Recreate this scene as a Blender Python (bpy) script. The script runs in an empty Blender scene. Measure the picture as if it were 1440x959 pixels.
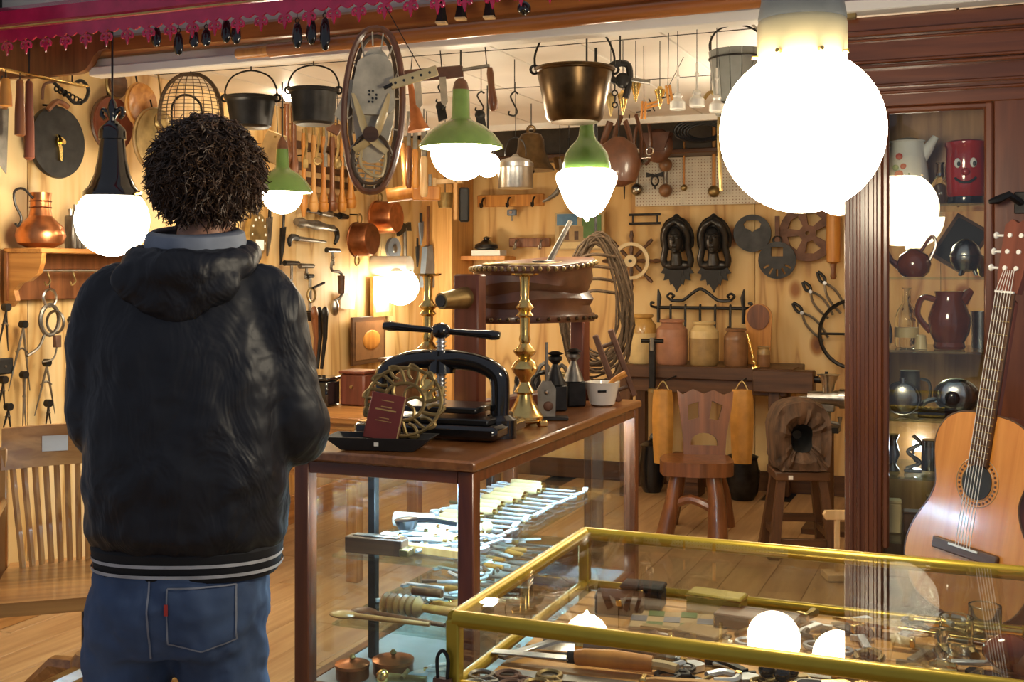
import bpy, bmesh, math, random
from mathutils import Vector, Matrix, Euler, noise
random.seed(7)
PI=math.pi
sc=bpy.context.scene
COL=sc.collection
# ------------------------------------------------------------------ camera, world, exposure
FPX=1604.0; HY=385.0; YAW=math.radians(22.4); EYE=1.42
cam=bpy.data.cameras.new('camera'); camo=bpy.data.objects.new('camera',cam); COL.objects.link(camo)
cam.sensor_width=36; cam.lens=FPX/1440*36; cam.shift_y=-(479.5-HY)/1440; cam.clip_start=.05
camo.location=(0,0,EYE); camo.rotation_euler=(PI/2,0,YAW)
sc.camera=camo
w=bpy.data.worlds.new('world'); sc.world=w; w.use_nodes=True
w.node_tree.nodes['Background'].inputs[0].default_value=(.80,.85,1,1)
w.node_tree.nodes['Background'].inputs[1].default_value=.30
sc.view_settings.view_transform='Standard'; sc.view_settings.look='None'; sc.view_settings.gamma=1
sc.view_settings.use_curve_mapping=False
sc.view_settings.exposure=.0
LAMP=(1,.855,.62); LS=41.0          # colour and radiance of the opal lamps
# the camera's geometry as plain functions: a picture point at a known distance or on a known plane of the room
FW=Vector((-math.sin(YAW),math.cos(YAW),0)); RT=Vector((math.cos(YAW),math.sin(YAW),0))
def P(px,py,d): return Vector((0,0,EYE))+d*(FW+RT*((px-720)/FPX))-Vector((0,0,(py-HY)/FPX*d))
def dX(px,X): return X/(FW.x+RT.x*(px-720)/FPX)
def dY(px,Y): return Y/(FW.y+RT.y*(px-720)/FPX)
def onX(px,py,X): return P(px,py,dX(px,X))
def onY(px,py,Y): return P(px,py,dY(px,Y))
def onZ(px,py,z): return P(px,py,(EYE-z)*FPX/(py-HY))
# ------------------------------------------------------------------ mesh builder
def frame(a,b):
    z=(b-a).normalized(); x=z.orthogonal().normalized(); y=z.cross(x)
    return x,y,z
class MB:
    def __init__(s): s.v=[]; s.f=[]; s.m=Matrix()
    def at(s,loc=(0,0,0),rot=(0,0,0),sc=(1,1,1)):
        s.m=Matrix.Translation(Vector(loc))@Euler(rot).to_matrix().to_4x4()@Matrix.Diagonal((sc[0],sc[1],sc[2],1)); return s
    def add(s,vs,fs):
        o=len(s.v); s.v+=[s.m@Vector(p) for p in vs]; s.f+=[[i+o for i in f] for f in fs]; return s
    def box(s,c,d,ch=0):
        x,y,z=d[0]/2,d[1]/2,d[2]/2; c=Vector(c)
        if ch<=0:
            vs=[c+Vector((a*x,b*y,e*z)) for a in(-1,1) for b in(-1,1) for e in(-1,1)]
            return s.add(vs,[(0,1,3,2),(4,6,7,5),(0,4,5,1),(2,3,7,6),(0,2,6,4),(1,5,7,3)])
        ch=min(ch,x*.9,y*.9,z*.9); vs=[];ix={}
        for a in(-1,1):
            for b in(-1,1):
                for e in(-1,1):
                    for k in range(3):
                        q=[a*(x-ch),b*(y-ch),e*(z-ch)]; q[k]=(a*x,b*y,e*z)[k]
                        ix[(a,b,e,k)]=len(vs); vs.append(c+Vector(q))
        fs=[]
        for k in range(3):
            for sg in(-1,1):
                i,j=[(1,2),(0,2),(0,1)][k]; loop=[]
                for (p,q) in((-1,-1),(1,-1),(1,1),(-1,1)):
                    t=[0,0,0]; t[k]=sg;t[i]=p;t[j]=q; loop.append(ix[(*t,k)])
                fs.append(loop)
        for k in range(3):
            i,j=[(1,2),(0,2),(0,1)][k]
            for p in(-1,1):
                for q in(-1,1):
                    l=[]
                    for sg,kk in((-1,i),(1,i),(1,j),(-1,j)):
                        t=[0,0,0]; t[k]=sg;t[i]=p;t[j]=q; l.append(ix[(*t,kk)])
                    fs.append(l)
        for a in(-1,1):
            for b in(-1,1):
                for e in(-1,1): fs.append([ix[(a,b,e,k)] for k in range(3)])
        return s.add(vs,fs)
    def cyl(s,a,b,r0,r1=None,n=12,cap=True):
        a=Vector(a);b=Vector(b); r1=r0 if r1 is None else r1
        x,y,z=frame(a,b); vs=[]
        for p,r in((a,r0),(b,r1)):
            for i in range(n):
                t=2*PI*i/n; vs.append(p+x*(r*math.cos(t))+y*(r*math.sin(t)))
        fs=[(i,(i+1)%n,n+(i+1)%n,n+i) for i in range(n)]
        if cap: fs+=[list(range(n))[::-1],list(range(n,2*n))]
        return s.add(vs,fs)
    def lathe(s,prof,n=20,c=(0,0,0),cap=True,sx=1,sy=1):
        c=Vector(c); vs=[];fs=[]
        for r,z in prof:
            for i in range(n):
                t=2*PI*i/n; vs.append(c+Vector((r*math.cos(t)*sx,r*math.sin(t)*sy,z)))
        for k in range(len(prof)-1):
            for i in range(n):
                j=(i+1)%n; fs.append((k*n+i,k*n+j,(k+1)*n+j,(k+1)*n+i))
        if cap:
            if prof[0][0]>1e-5: fs.append(list(range(n))[::-1])
            if prof[-1][0]>1e-5: fs.append(list(range((len(prof)-1)*n,len(prof)*n)))
        return s.add(vs,fs)
    def tube(s,pts,r,n=8,closed=False,flat=1.0):
        pts=[Vector(p) for p in pts]; m=len(pts)
        rr=r if isinstance(r,(list,tuple)) else [r]*m
        tg=[]
        for i in range(m):
            if closed: t=pts[(i+1)%m]-pts[i-1]
            else: t=pts[min(i+1,m-1)]-pts[max(i-1,0)]
            tg.append(t.normalized() if t.length>1e-9 else Vector((0,0,1)))
        x=tg[0].orthogonal().normalized(); vs=[]
        for i in range(m):
            if i:
                q=tg[i-1].rotation_difference(tg[i]); x=(q@x).normalized()
            x=(x-tg[i]*x.dot(tg[i])).normalized(); y=tg[i].cross(x)
            for k in range(n):
                t=2*PI*k/n; vs.append(pts[i]+x*(rr[i]*math.cos(t))+y*(rr[i]*flat*math.sin(t)))
        fs=[]
        for i in range(m if closed else m-1):
            j=(i+1)%m
            for k in range(n):
                l=(k+1)%n; fs.append((i*n+k,i*n+l,j*n+l,j*n+k))
        if not closed: fs+=[list(range(n))[::-1],list(range((m-1)*n,m*n))]
        return s.add(vs,fs)
    def prism(s,out,t,axis='y'):
        """outline of (a,b) pairs extruded by t, centred: axis y -> a=x b=z; z -> a=x b=y; x -> a=y b=z"""
        n=len(out); vs=[]
        for e in(-t/2,t/2):
            for a,b in out: vs.append({'y':(a,e,b),'z':(a,b,e),'x':(e,a,b)}[axis])
        return s.add(vs,[list(range(n))[::-1],list(range(n,2*n))]+[(i,(i+1)%n,n+(i+1)%n,n+i) for i in range(n)])
    def ring(s,c,R,r,axis='y',n=24,k=8,sx=1,sz=1):
        pts=[]
        for i in range(n):
            t=2*PI*i/n; a,b=R*math.cos(t)*sx,R*math.sin(t)*sz
            pts.append(Vector(c)+Vector({'y':(a,0,b),'z':(a,b,0),'x':(0,a,b)}[axis]))
        return s.tube(pts,r,k,closed=True)
    def ball(s,c,r,n=12,m=8,sc=(1,1,1)):
        prof=[(max(r*math.sin(PI*i/m),0),-r*math.cos(PI*i/m)) for i in range(m+1)]
        prof[0]=(r*.02,-r);prof[-1]=(r*.02,r)
        c=Vector(c); mm=s.m; s.m=mm@Matrix.Translation(c)@Matrix.Diagonal((*sc,1)); s.lathe(prof,n); s.m=mm; return s
    def plate_hole(s,out,hole,t,axis='y'):
        """plate between an outer and an inner loop of equal length"""
        n=len(out); vs=[]
        for loop in(out,hole):
            for e in(-t/2,t/2):
                for a,b in loop: vs.append({'y':(a,e,b),'z':(a,b,e),'x':(e,a,b)}[axis])
        fs=[]
        for i in range(n):
            j=(i+1)%n
            fs+=[(i,j,n+j,n+i),(2*n+i,3*n+i,3*n+j,2*n+j),(i,2*n+i,2*n+j,j),(n+i,n+j,3*n+j,3*n+i)]
        return s.add(vs,fs)
    def mesh(s,name,sharp=38):
        me=bpy.data.meshes.new(name); me.from_pydata([tuple(p) for p in s.v],[],s.f); me.validate()
        bm=bmesh.new(); bm.from_mesh(me); bmesh.ops.recalc_face_normals(bm,faces=bm.faces); bm.to_mesh(me); bm.free()
        me.shade_smooth() if hasattr(me,'shade_smooth') else None
        me.set_sharp_from_angle(angle=math.radians(sharp)); return me
    def build(s,name,mat,parent=None,loc=None,rot=None,sharp=38):
        me=s.mesh(name,sharp); me.materials.append(MAT[mat] if isinstance(mat,str) else mat)
        return link(name,me,parent,loc,rot)
def link(name,me,parent=None,loc=None,rot=None):
    o=bpy.data.objects.new(name,me); COL.objects.link(o)
    if parent: o.parent=parent
    if loc is not None: o.location=loc
    if rot is not None: o.rotation_euler=rot
    return o
def tag(o,label,cat,group=None,kind=None):
    o['label']=label; o['category']=cat
    if group: o['group']=group
    if kind: o['kind']=kind
    return o
def thing(name,label,cat,loc,rot=(0,0,0),group=None):
    o=bpy.data.objects.new(name,None); COL.objects.link(o); o.empty_display_size=.05
    o.location=loc; o.rotation_euler=rot if isinstance(rot,(tuple,list)) else (0,0,rot); return tag(o,label,cat,group)
def struct(o): o['kind']='structure'; return o
def copy_tree(o,loc=None,rot=None,label=None,parent=None):
    c=o.copy(); COL.objects.link(c); c.parent=parent
    if loc is not None: c.location=loc
    if rot is not None: c.rotation_euler=rot
    if label: c['label']=label
    for ch in o.children: copy_tree(ch,parent=c)
    return c
def arc(c,r,a0,a1,n,axis='y'):
    o=[]
    for i in range(n+1):
        t=math.radians(a0+(a1-a0)*i/n); a,b=r*math.cos(t),r*math.sin(t)
        o.append(Vector(c)+Vector({'y':(a,0,b),'z':(a,b,0),'x':(0,a,b)}[axis]))
    return o
def spline(pts,k=6):
    pts=[Vector(p) for p in pts]; o=[]
    for i in range(len(pts)-1):
        p0=pts[max(i-1,0)];p1=pts[i];p2=pts[i+1];p3=pts[min(i+2,len(pts)-1)]
        for j in range(k):
            t=j/k; o.append(.5*((2*p1)+(p2-p0)*t+(2*p0-5*p1+4*p2-p3)*t*t+(3*p1-p0-3*p2+p3)*t**3))
    return o+[pts[-1]]
# ------------------------------------------------------------------ materials
MAT={}
def newmat(name):
    m=bpy.data.materials.new(name); m.use_nodes=True; MAT[name]=m
    nt=m.node_tree; b=nt.nodes['Principled BSDF']; return m,nt,b
def N(nt,t,**k):
    n=nt.nodes.new(t)
    for a,v in k.items():
        if a in n.inputs: n.inputs[a].default_value=v
        else: setattr(n,a,v)
    return n
def ramp(nt,fac,stops):
    r=nt.nodes.new('ShaderNodeValToRGB'); e=r.color_ramp.elements
    while len(e)<len(stops): e.new(.5)
    for i,(p,c) in enumerate(stops): e[i].position=p; e[i].color=(*c,1)
    nt.links.new(fac,r.inputs[0]); return r.outputs[0]
def coords(nt,scale=(1,1,1),kind='Object',rnd=False):
    tc=N(nt,'ShaderNodeTexCoord'); mp=N(nt,'ShaderNodeMapping'); mp.inputs['Scale'].default_value=scale
    nt.links.new(tc.outputs[kind],mp.inputs[0])
    if rnd:
        oi=N(nt,'ShaderNodeObjectInfo'); mu=N(nt,'ShaderNodeMath',operation='MULTIPLY'); mu.inputs[1].default_value=37
        nt.links.new(oi.outputs['Random'],mu.inputs[0]); cx=N(nt,'ShaderNodeCombineXYZ')
        for i in range(3): nt.links.new(mu.outputs[0],cx.inputs[i])
        nt.links.new(cx.outputs[0],mp.inputs['Location'])
    return mp.outputs[0]
def bump(nt,b,h,s=.2,d=.01):
    bp=N(nt,'ShaderNodeBump'); bp.inputs['Strength'].default_value=s; bp.inputs['Distance'].default_value=d
    nt.links.new(h,bp.inputs['Height']); nt.links.new(bp.outputs[0],b.inputs['Normal'])
def plain(name,c,rough=.5,metal=0,var=.25,sc=18,spec=.5,bmp=0,coat=0):
    m,nt,b=newmat(name); b.inputs['Roughness'].default_value=rough; b.inputs['Metallic'].default_value=metal
    b.inputs['Specular IOR Level'].default_value=spec
    if coat: b.inputs['Coat Weight'].default_value=coat; b.inputs['Coat Roughness'].default_value=.08
    n=N(nt,'ShaderNodeTexNoise'); n.inputs['Scale'].default_value=sc; n.inputs['Detail'].default_value=5
    nt.links.new(coords(nt,rnd=True),n.inputs['Vector'])
    k=lambda f:tuple(min(1,x*f) for x in c)
    nt.links.new(ramp(nt,n.outputs[0],[(.3,k(1-var)),(.7,k(1+var*.6))]),b.inputs['Base Color'])
    if bmp: bump(nt,b,n.outputs[0],bmp,.006)
    return m
def wood(name,c1,c2,grain='z',rough=.45,sc=6,coat=0,stretch=9):
    m,nt,b=newmat(name); b.inputs['Roughness'].default_value=rough
    if coat: b.inputs['Coat Weight'].default_value=coat; b.inputs['Coat Roughness'].default_value=.12
    s=[sc*stretch*.6]*3; s['xyz'.index(grain)]=sc*.35
    v=coords(nt,tuple(s),rnd=True)
    n=N(nt,'ShaderNodeTexNoise'); n.inputs['Scale'].default_value=1; n.inputs['Detail'].default_value=6; n.inputs['Distortion'].default_value=.6
    nt.links.new(v,n.inputs['Vector'])
    nt.links.new(ramp(nt,n.outputs[0],[(.3,c1),(.68,c2)]),b.inputs['Base Color'])
    bump(nt,b,n.outputs[0],.12,.004); return m
def emis(name,c,s):
    m,nt,b=newmat(name); b.inputs['Base Color'].default_value=(.8,.8,.8,1)
    b.inputs['Emission Color'].default_value=(*c,1); b.inputs['Emission Strength'].default_value=s; return m
def glassm(name,tint=(1,1,1),rough=0.0):
    # thin pane: mirror reflection by Fresnel over clear transmission
    m,nt,b=newmat(name); nt.nodes.remove(b); out=nt.nodes['Material Output']
    lw=N(nt,'ShaderNodeLayerWeight'); lw.inputs[0].default_value=.5
    pw=N(nt,'ShaderNodeMath',operation='POWER'); pw.inputs[1].default_value=5; nt.links.new(lw.outputs['Facing'],pw.inputs[0])
    fr=N(nt,'ShaderNodeMath',operation='MULTIPLY_ADD'); fr.inputs[1].default_value=.95; fr.inputs[2].default_value=.045; nt.links.new(pw.outputs[0],fr.inputs[0])
    g=N(nt,'ShaderNodeBsdfGlossy'); g.inputs['Roughness'].default_value=rough
    t=N(nt,'ShaderNodeBsdfTransparent'); t.inputs[0].default_value=(*tint,1)
    mx=N(nt,'ShaderNodeMixShader'); nt.links.new(fr.outputs[0],mx.inputs[0])
    nt.links.new(t.outputs[0],mx.inputs[1]); nt.links.new(g.outputs[0],mx.inputs[2]); nt.links.new(mx.outputs[0],out.inputs[0]); return m
def plywood(name,c0,c1,c2,axis,knot=True):
    m,nt,b=newmat(name); b.inputs['Roughness'].default_value=.5
    s=[3.2,3.2,3.2]; s['xyz'.index('z')]=.42
    v=coords(nt,tuple(s),rnd=True)
    n=N(nt,'ShaderNodeTexNoise'); n.inputs['Scale'].default_value=1.1; n.inputs['Detail'].default_value=3; n.inputs['Distortion'].default_value=.5
    nt.links.new(v,n.inputs['Vector'])
    mu=N(nt,'ShaderNodeMath',operation='MULTIPLY'); mu.inputs[1].default_value=9; nt.links.new(n.outputs[0],mu.inputs[0])
    pp=N(nt,'ShaderNodeMath',operation='PINGPONG'); pp.inputs[1].default_value=1; nt.links.new(mu.outputs[0],pp.inputs[0])
    col=ramp(nt,pp.outputs[0],[(0,c2),(.25,c1),(.75,c0)])
    # broad pale / amber patches of veneer
    n2=N(nt,'ShaderNodeTexNoise'); n2.inputs['Scale'].default_value=.8; nt.links.new(coords(nt,(1.6,1.6,.5)),n2.inputs['Vector'])
    mx=N(nt,'ShaderNodeMix',data_type='RGBA',blend_type='MULTIPLY'); mx.inputs[0].default_value=1
    nt.links.new(col,mx.inputs[6]); nt.links.new(ramp(nt,n2.outputs[0],[(.35,(.86,.72,.5)),(.6,(1,1,1))]),mx.inputs[7]); col=mx.outputs[2]
    if knot:
        vo=N(nt,'ShaderNodeTexVoronoi'); vo.inputs['Scale'].default_value=1; nt.links.new(coords(nt,(3.0,3.0,1.9),rnd=True),vo.inputs['Vector'])
        kr=ramp(nt,vo.outputs['Distance'],[(.05,(.22,.1,.04)),(.11,(.5,.28,.12)),(.17,(1,1,1))])
        mk=N(nt,'ShaderNodeMix',data_type='RGBA',blend_type='MULTIPLY'); mk.inputs[0].default_value=1
        nt.links.new(col,mk.inputs[6]); nt.links.new(kr,mk.inputs[7]); col=mk.outputs[2]
    nt.links.new(col,b.inputs['Base Color']); return m
plywood('plywood_left',(.82,.62,.33),(.74,.51,.22),(.50,.28,.09),'x',False)
plywood('plywood_back',(.79,.58,.28),(.71,.47,.19),(.50,.28,.10),'y')
plain('head_iron',(.05,.047,.045),.3,.6,.3)
wood('oak',(.30,.115,.025),(.56,.27,.075),'x',.35,coat=.3)
wood('oak_z',(.30,.115,.025),(.56,.27,.075),'z',.35,coat=.3)
wood('oak_y',(.30,.115,.025),(.56,.27,.075),'y',.35,coat=.3)
wood('honey',(.50,.24,.06),(.72,.40,.13),'z',.45)
wood('orange_wood',(.42,.15,.025),(.66,.30,.06),'z',.4)
wood('mahogany',(.10,.027,.010),(.20,.058,.020),'z',.3,coat=.4)
wood('mahogany_x',(.10,.027,.010),(.20,.058,.020),'x',.3,coat=.4)
wood('counter_top',(.16,.055,.015),(.31,.12,.035),'y',.28,coat=.5)
wood('walnut',(.050,.020,.008),(.12,.052,.020),'x',.45)
wood('walnut_z',(.050,.020,.008),(.12,.052,.020),'z',.45)
wood('red_wood',(.10,.025,.012),(.19,.052,.026),'z',.4)
wood('stool_wood',(.11,.036,.012),(.24,.085,.028),'z',.35,coat=.3)
wood('header_wood',(.27,.085,.017),(.46,.17,.04),'x',.3,coat=.4)
wood('pale_wood',(.52,.33,.14),(.74,.52,.27),'z',.5)
wood('floor_wood',(.36,.20,.085),(.56,.36,.17),'y',.35,coat=.15,sc=4)
wood('bark',(.035,.018,.010),(.14,.075,.04),'z',.8)
wood('guitar_top',(.56,.20,.035),(.70,.29,.06),'z',.22,sc=9,coat=.6)
plain('iron',(.035,.033,.032),.42,.75,.4)
plain('black_iron',(.012,.012,.013),.28,.2,.3,coat=.3)
plain('black_gloss',(.008,.008,.009),.14,0,.2,coat=.6)
plain('black_matt',(.013,.012,.012),.6,0,.3)
plain('steel',(.50,.49,.47),.28,1,.3)
plain('dull_steel',(.26,.24,.21),.42,.9,.45)
plain('bright_steel',(.78,.78,.78),.2,1,.2)
plain('tool_steel',(.70,.73,.76),.38,.55,.35)
plain('brass',(.83,.58,.20),.22,1,.25)
plain('dull_brass',(.38,.27,.11),.42,.85,.4)
plain('bronze',(.115,.070,.030),.3,.85,.45)
plain('copper',(.52,.20,.08),.3,.95,.35)
plain('dark_copper',(.27,.10,.042),.36,.9,.4)
plain('rust',(.17,.085,.055),.65,.3,.4)
plain('enamel_green',(.11,.21,.05),.22,0,.12,coat=.5)
plain('cream_paint',(.72,.69,.60),.45,0,.07,6)
plain('white_paint',(.82,.79,.73),.5,0,.05,5)
plain('ceiling_white',(.84,.80,.74),.55,0,.05,4)
plain('porcelain',(.82,.80,.74),.18,0,.06,coat=.4)
plain('opal_off',(.78,.66,.38),.3,0,.05)
plain('grey_paint',(.22,.23,.22),.4,0,.15)
plain('magenta',(.52,.016,.085),.2,0,.2,coat=.5)
plain('yellow_brass_frame',(.55,.38,.035),.3,.55,.12)
plain('stone_cream',(.66,.50,.24),.3,0,.12,coat=.4)
plain('stone_amber',(.52,.30,.08),.25,0,.2,coat=.5)
plain('stone_pink',(.42,.20,.12),.4,0,.25,10,coat=.2)
plain('stone_olive',(.34,.22,.09),.35,0,.25,coat=.3)
plain('stone_brown',(.24,.115,.05),.38,0,.25,coat=.2)
plain('brown_glaze',(.17,.036,.010),.12,0,.35,coat=.8)
plain('red_glaze',(.36,.014,.010),.13,0,.2,coat=.8)
plain('white_glaze',(.74,.72,.66),.15,0,.08,coat=.7)
plain('leather',(.12,.045,.022),.36,0,.35,coat=.3,bmp=.2)
plain('old_leather',(.56,.49,.36),.6,0,.3,bmp=.3)
plain('rope',(.10,.06,.03),.75,0,.5,60,bmp=.4)
plain('wicker',(.10,.06,.03),.6,0,.4)
plain('paper',(.82,.80,.74),.7,0,.05)
plain('amber_roll',(.52,.25,.05),.45,0,.2)
plain('skin',(.50,.25,.16),.5,0,.15,30)
plain('book_red',(.15,.026,.022),.45,0,.15)
plain('page',(.50,.36,.18),.7,0,.15)
plain('pewter',(.42,.41,.37),.25,1,.25)
plain('ink',(.02,.02,.02),.5)
plain('blue_grey',(.20,.24,.30),.45,.2,.2)
plain('blue_print',(.10,.22,.36),.6); plain('green_print',(.10,.20,.06),.6); plain('red_print',(.50,.04,.03),.5)
plain('gold_print',(.60,.42,.16),.35,.6); plain('yellow_box',(.55,.40,.07),.4); plain('grey_lens',(.42,.42,.40),.3)
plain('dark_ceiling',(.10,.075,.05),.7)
plain('pale_lining',(.48,.52,.55),.5,0,.1)
plain('mesh_cream',(.66,.60,.48),.6,0,.1)
glassm('pane',(.97,.985,.975)); glassm('pane_green',(.86,.95,.92))
m,nt,b=newmat('clear_glass'); b.inputs['Transmission Weight'].default_value=1; b.inputs['Roughness'].default_value=.03; b.inputs['Base Color'].default_value=(.93,.96,.93,1); b.inputs['IOR'].default_value=1.3
emis('opal',LAMP,LS); emis('bulb',(1,.84,.6),120.0); emis('led',(.42,.74,1),260.0); emis('spot_led',(.7,.85,1),60)
# ------------------------------------------------------------------ the setting
XL=-3.65; YB=7.55; YF=3.48; ZC=2.36
def shell(name,c,d,mat): return struct(MB().box((0,0,0),d).build(name,mat,loc=c))
fl=shell('floor',(-1.4,3.4,-.03),(5.4,9.4,.04),'black_matt')
pm=MB().box((0,0,0),(.186,1.9,.02),.0015).mesh('plank'); pm.materials.append(MAT['floor_wood'])
k=0
for i in range(29):
    for j in range(5):
        y=-.9+j*1.904+(i*.73%1.9)
        if y>8.0: y-=9.52
        if -2.3<y<8.6 : link('plank',pm,fl,(-2.62+i*.188,y-3.4,.02))
wl=shell('wall_left',(XL-.04,5.1,1.3),(.04,5.0,2.6),'black_matt')
for i in range(5):
    MB().box((0,0,0),(.018,.996,2.36),.001).build('plywood_panel','plywood_left',wl,(.029,-2+i*1.0,-.12))
wb=shell('wall_back',(-1.4,YB+.04,1.3),(4.6,.04,2.6),'black_matt')
for i in range(4):
    MB().box((0,0,0),(1.142,.018,2.56),.001).build('plywood_panel','plywood_back',wb,(-1.7+i*1.145,-.029,-.02))
shell('wall_right',(.98,5.7,1.3),(.06,3.7,2.6),'plywood_left')
ce=shell('ceiling',(-1.35,5.1,ZC+.05),(4.6,3.1,.03),'black_matt')
bm_=MB().box((0,0,0),(.35,3.1,.02),.002).mesh('ceiling_board'); bm_.materials.append(MAT['ceiling_white'])
for i in range(13): link('ceiling_board',bm_,ce,(-2.15+i*.36,0,-.04))
MB().box((0,0,0),(4.6,.03,.06),.003).build('ceiling_edge','white_paint',ce,(0,1.56,-.055))
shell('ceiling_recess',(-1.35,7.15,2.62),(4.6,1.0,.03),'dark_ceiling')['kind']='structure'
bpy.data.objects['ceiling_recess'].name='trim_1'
struct(MB().box((0,0,0),(4.6,.09,.10),.004).build('trim_2','walnut',loc=(-1.35,7.2,2.50)))
o=struct(MB().box((0,0,0),(.25,.36,2.6),.004).build('trim_3','honey',loc=(-3.54,7.37,1.3)))
struct(MB().box((0,0,0),(3.9,.02,.13),.003).build('baseboard_back','walnut',loc=(-1.4,YB-.03,.065)))
struct(MB().box((0,0,0),(.02,4.9,.16),.003).build('baseboard_left','oak_y',loc=(XL+.02,5.05,.08)))
# front header across the shop opening
hd=shell('wall_front_header',(-1.4,YF+.03,2.55),(5.6,.05,.58),'cream_paint')
MB().box((0,0,0),(4.75,.07,.034),.004).build('beam_lip','white_paint',hd,(.62,-.065,-.358))
MB().box((0,0,0),(4.75,.05,.032),.003).build('beam_board','cream_paint',hd,(.62,-.05,-.322))
MB().box((0,0,0),(5.6,.06,.075),.012).build('beam_moulding','header_wood',hd,(0,-.075,-.265))
# brown scroll-ended board at the left end of the header
pts=[(-1.6,.10),(-1.6,-.09),(.0,-.09),(.03,-.088),(.06,-.078),(.085,-.055),(.10,-.03),(.125,-.012),(.16,-.005),(.16,.10)]
MB().prism(pts,.03).build('scroll_board','stool_wood',hd,onY(112,100,YF-.06)-Vector((-1.4,YF+.03,2.55))+Vector((0,-.02,.075)))

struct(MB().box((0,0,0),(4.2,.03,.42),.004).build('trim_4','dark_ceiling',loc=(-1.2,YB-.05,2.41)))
struct(MB().box((0,0,0),(3.9,.22,.03),.004).build('trim_5','walnut',loc=(-1.2,YB-.15,2.22)))
# ------------------------------------------------------------------ lamps
def globe(r,n=24,m=16): return MB().ball((0,0,0),r,n,m)
def rod_up(c,z0,z1,r=.004): return MB().cyl((0,0,z0),(0,0,z1),r,n=6)
# big opal globe, front right
c=P(1128,185,2.1); t=thing('globe_pendant','largest opal globe lamp with cream and grey neck hanging at front right','lamp',c)
globe(.150,40,28).build('globe','opal',t)
MB().lathe([(.070,.118),(.079,.125),(.081,.132),(.081,.195),(.079,.203)],32).build('neck','opal_off',t)
MB().lathe([(.079,.203),(.080,.208),(.074,.24),(.072,.30),(.03,.33),(.012,.34),(.012,.95)],32).build('gallery','grey_paint',t)
for a in(200,250,300,340):
    x=math.radians(a); MB().cyl((.08*math.cos(x),.08*math.sin(x),.137),(.092*math.cos(x),.092*math.sin(x),.137),.004,n=8).build('screw','brass',t)
# black necked globe, front left
c=P(158,310,4.25); t=thing('globe_pendant','opal globe lamp with tall black enamel neck left of the man','lamp',c,group=None)
globe(.134,32,22).build('globe','opal',t)
MB().lathe([(.098,.082),(.106,.09),(.104,.105),(.085,.125),(.065,.17),(.052,.23),(.046,.285),(.044,.30)],28).build('neck','black_gloss',t)
MB().lathe([(.044,.30),(.050,.302),(.050,.33),(.044,.345),(.028,.36),(.018,.37)],24).build('cap','black_gloss',t)
for s in(-1,1):
    MB().cyl((s*.10,0,.098),(s*.135,0,.1),.006,n=8).build('thumb_screw','brass',t)
    MB().tube(spline([(0,0,.37),(s*.018,0,.40),(s*.043,0,.415),(s*.05,0,.395),(s*.035,0,.38)],5),.009,8).build('scroll','black_gloss',t)
MB().lathe([(.012,.36),(.014,.39),(.020,.415),(.014,.44),(.004,.455),(.004,.75)],12).build('stem','black_gloss',t)
# green enamel shades
def green(px,py,d,rs,hs,rg,label,neck=.10):
    c=P(px,py,d); t=thing('enamel_pendant',label,'lamp',c,group='green enamel lamps')
    MB().lathe([(rs*.97,-.004),(rs,0),(rs*.99,.006),(rs*.80,hs*.42),(rs*.55,hs*.72),(rs*.30,hs*.88),(rs*.26,hs*.92),(rs*.22,hs),(rs*.20,hs+neck*.9),(rs*.20,hs+neck)],36,cap=False).build('shade','enamel_green',t)
    MB().lathe([(rs*.96,-.002),(rs*.77,hs*.40),(rs*.5,hs*.70),(rs*.2,hs*.84)],36,cap=False).build('shade_lining','porcelain',t)
    MB().lathe([(rs*.20,hs+neck),(rs*.15,hs+neck+.035),(.012,hs+neck+.05),(.010,hs+neck+.06)],16).build('socket','leather',t)
    MB().cyl((0,0,hs+neck+.05),(0,0,max(ZC-c.z,hs+neck+.1)),.004,n=6).build('cord','ink',t)
    MB().ball((0,0,0),rg,28,18,(1,1,1)).build('globe','opal',t,(0,0,-rg*.1))
    return t
green(397,270,5.6,.150,.125,.098,'smallest green enamel lamp just right of the man\'s head',.085)
green(648,207,4.8,.180,.125,.128,'widest green enamel lamp hanging below the horn and leather straps',.115)
# bell shaped green lamp with an opal funnel
c=P(825,240,4.2); t=thing('enamel_pendant','bell-shaped green enamel lamp with tapering opal glass above the bellows','lamp',c,group='green enamel lamps')
MB().lathe([(.098,-.004),(.10,.004),(.096,.03),(.085,.07),(.064,.10),(.042,.122),(.033,.14),(.029,.165),(.027,.185)],32,cap=False).build('shade','enamel_green',t)
MB().lathe([(.027,.185),(.016,.2),(.004,.21),(.004,(ZC-c.z)/.913)],12).build('cord','ink',t)
MB().lathe([(.10,.004),(.120,-.010),(.124,-.028),(.120,-.048),(.104,-.085),(.088,-.125),(.066,-.16),(.036,-.183),(.012,-.19),(.005,-.205)],32).build('globe','opal',t)
t.scale=(.913,.913,.913)
# lamps further in
def small_globe(px,py,d,r,label):
    c=P(px,py,d); t=thing('globe_pendant',label,'lamp',c)
    globe(r).build('globe','opal',t)
    MB().lathe([(r*.55,r*.82),(r*.6,r*.9),(r*.5,r*1.5),(r*.2,r*1.7),(.006,r*1.8),(.006,max(ZC-c.z,r*2))],20).build('neck','black_gloss',t); return t
small_globe(1180,266,4.0,.092,'small opal globe peeping out behind the largest globe lamp')
small_globe(1088,196,5.2,.120,'opal globe hidden behind the largest globe, mirrored in the showcase glass')
small_globe(686,232,5.7,.062,'tiny opal globe peeping out at the right of the wide green lamp')
c=P(563,403,7.35); t=thing('wall_lamp','opal globe on a porcelain wall arm beside the candlestick','lamp',c)
globe(.120).build('globe','opal',t)
a=Vector((0,0,.135)); b=Vector((-.30,-.02,.135))
MB().cyl(a+Vector((.07,0,0)),b,.062,.066,20).build('arm','porcelain',t)
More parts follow.
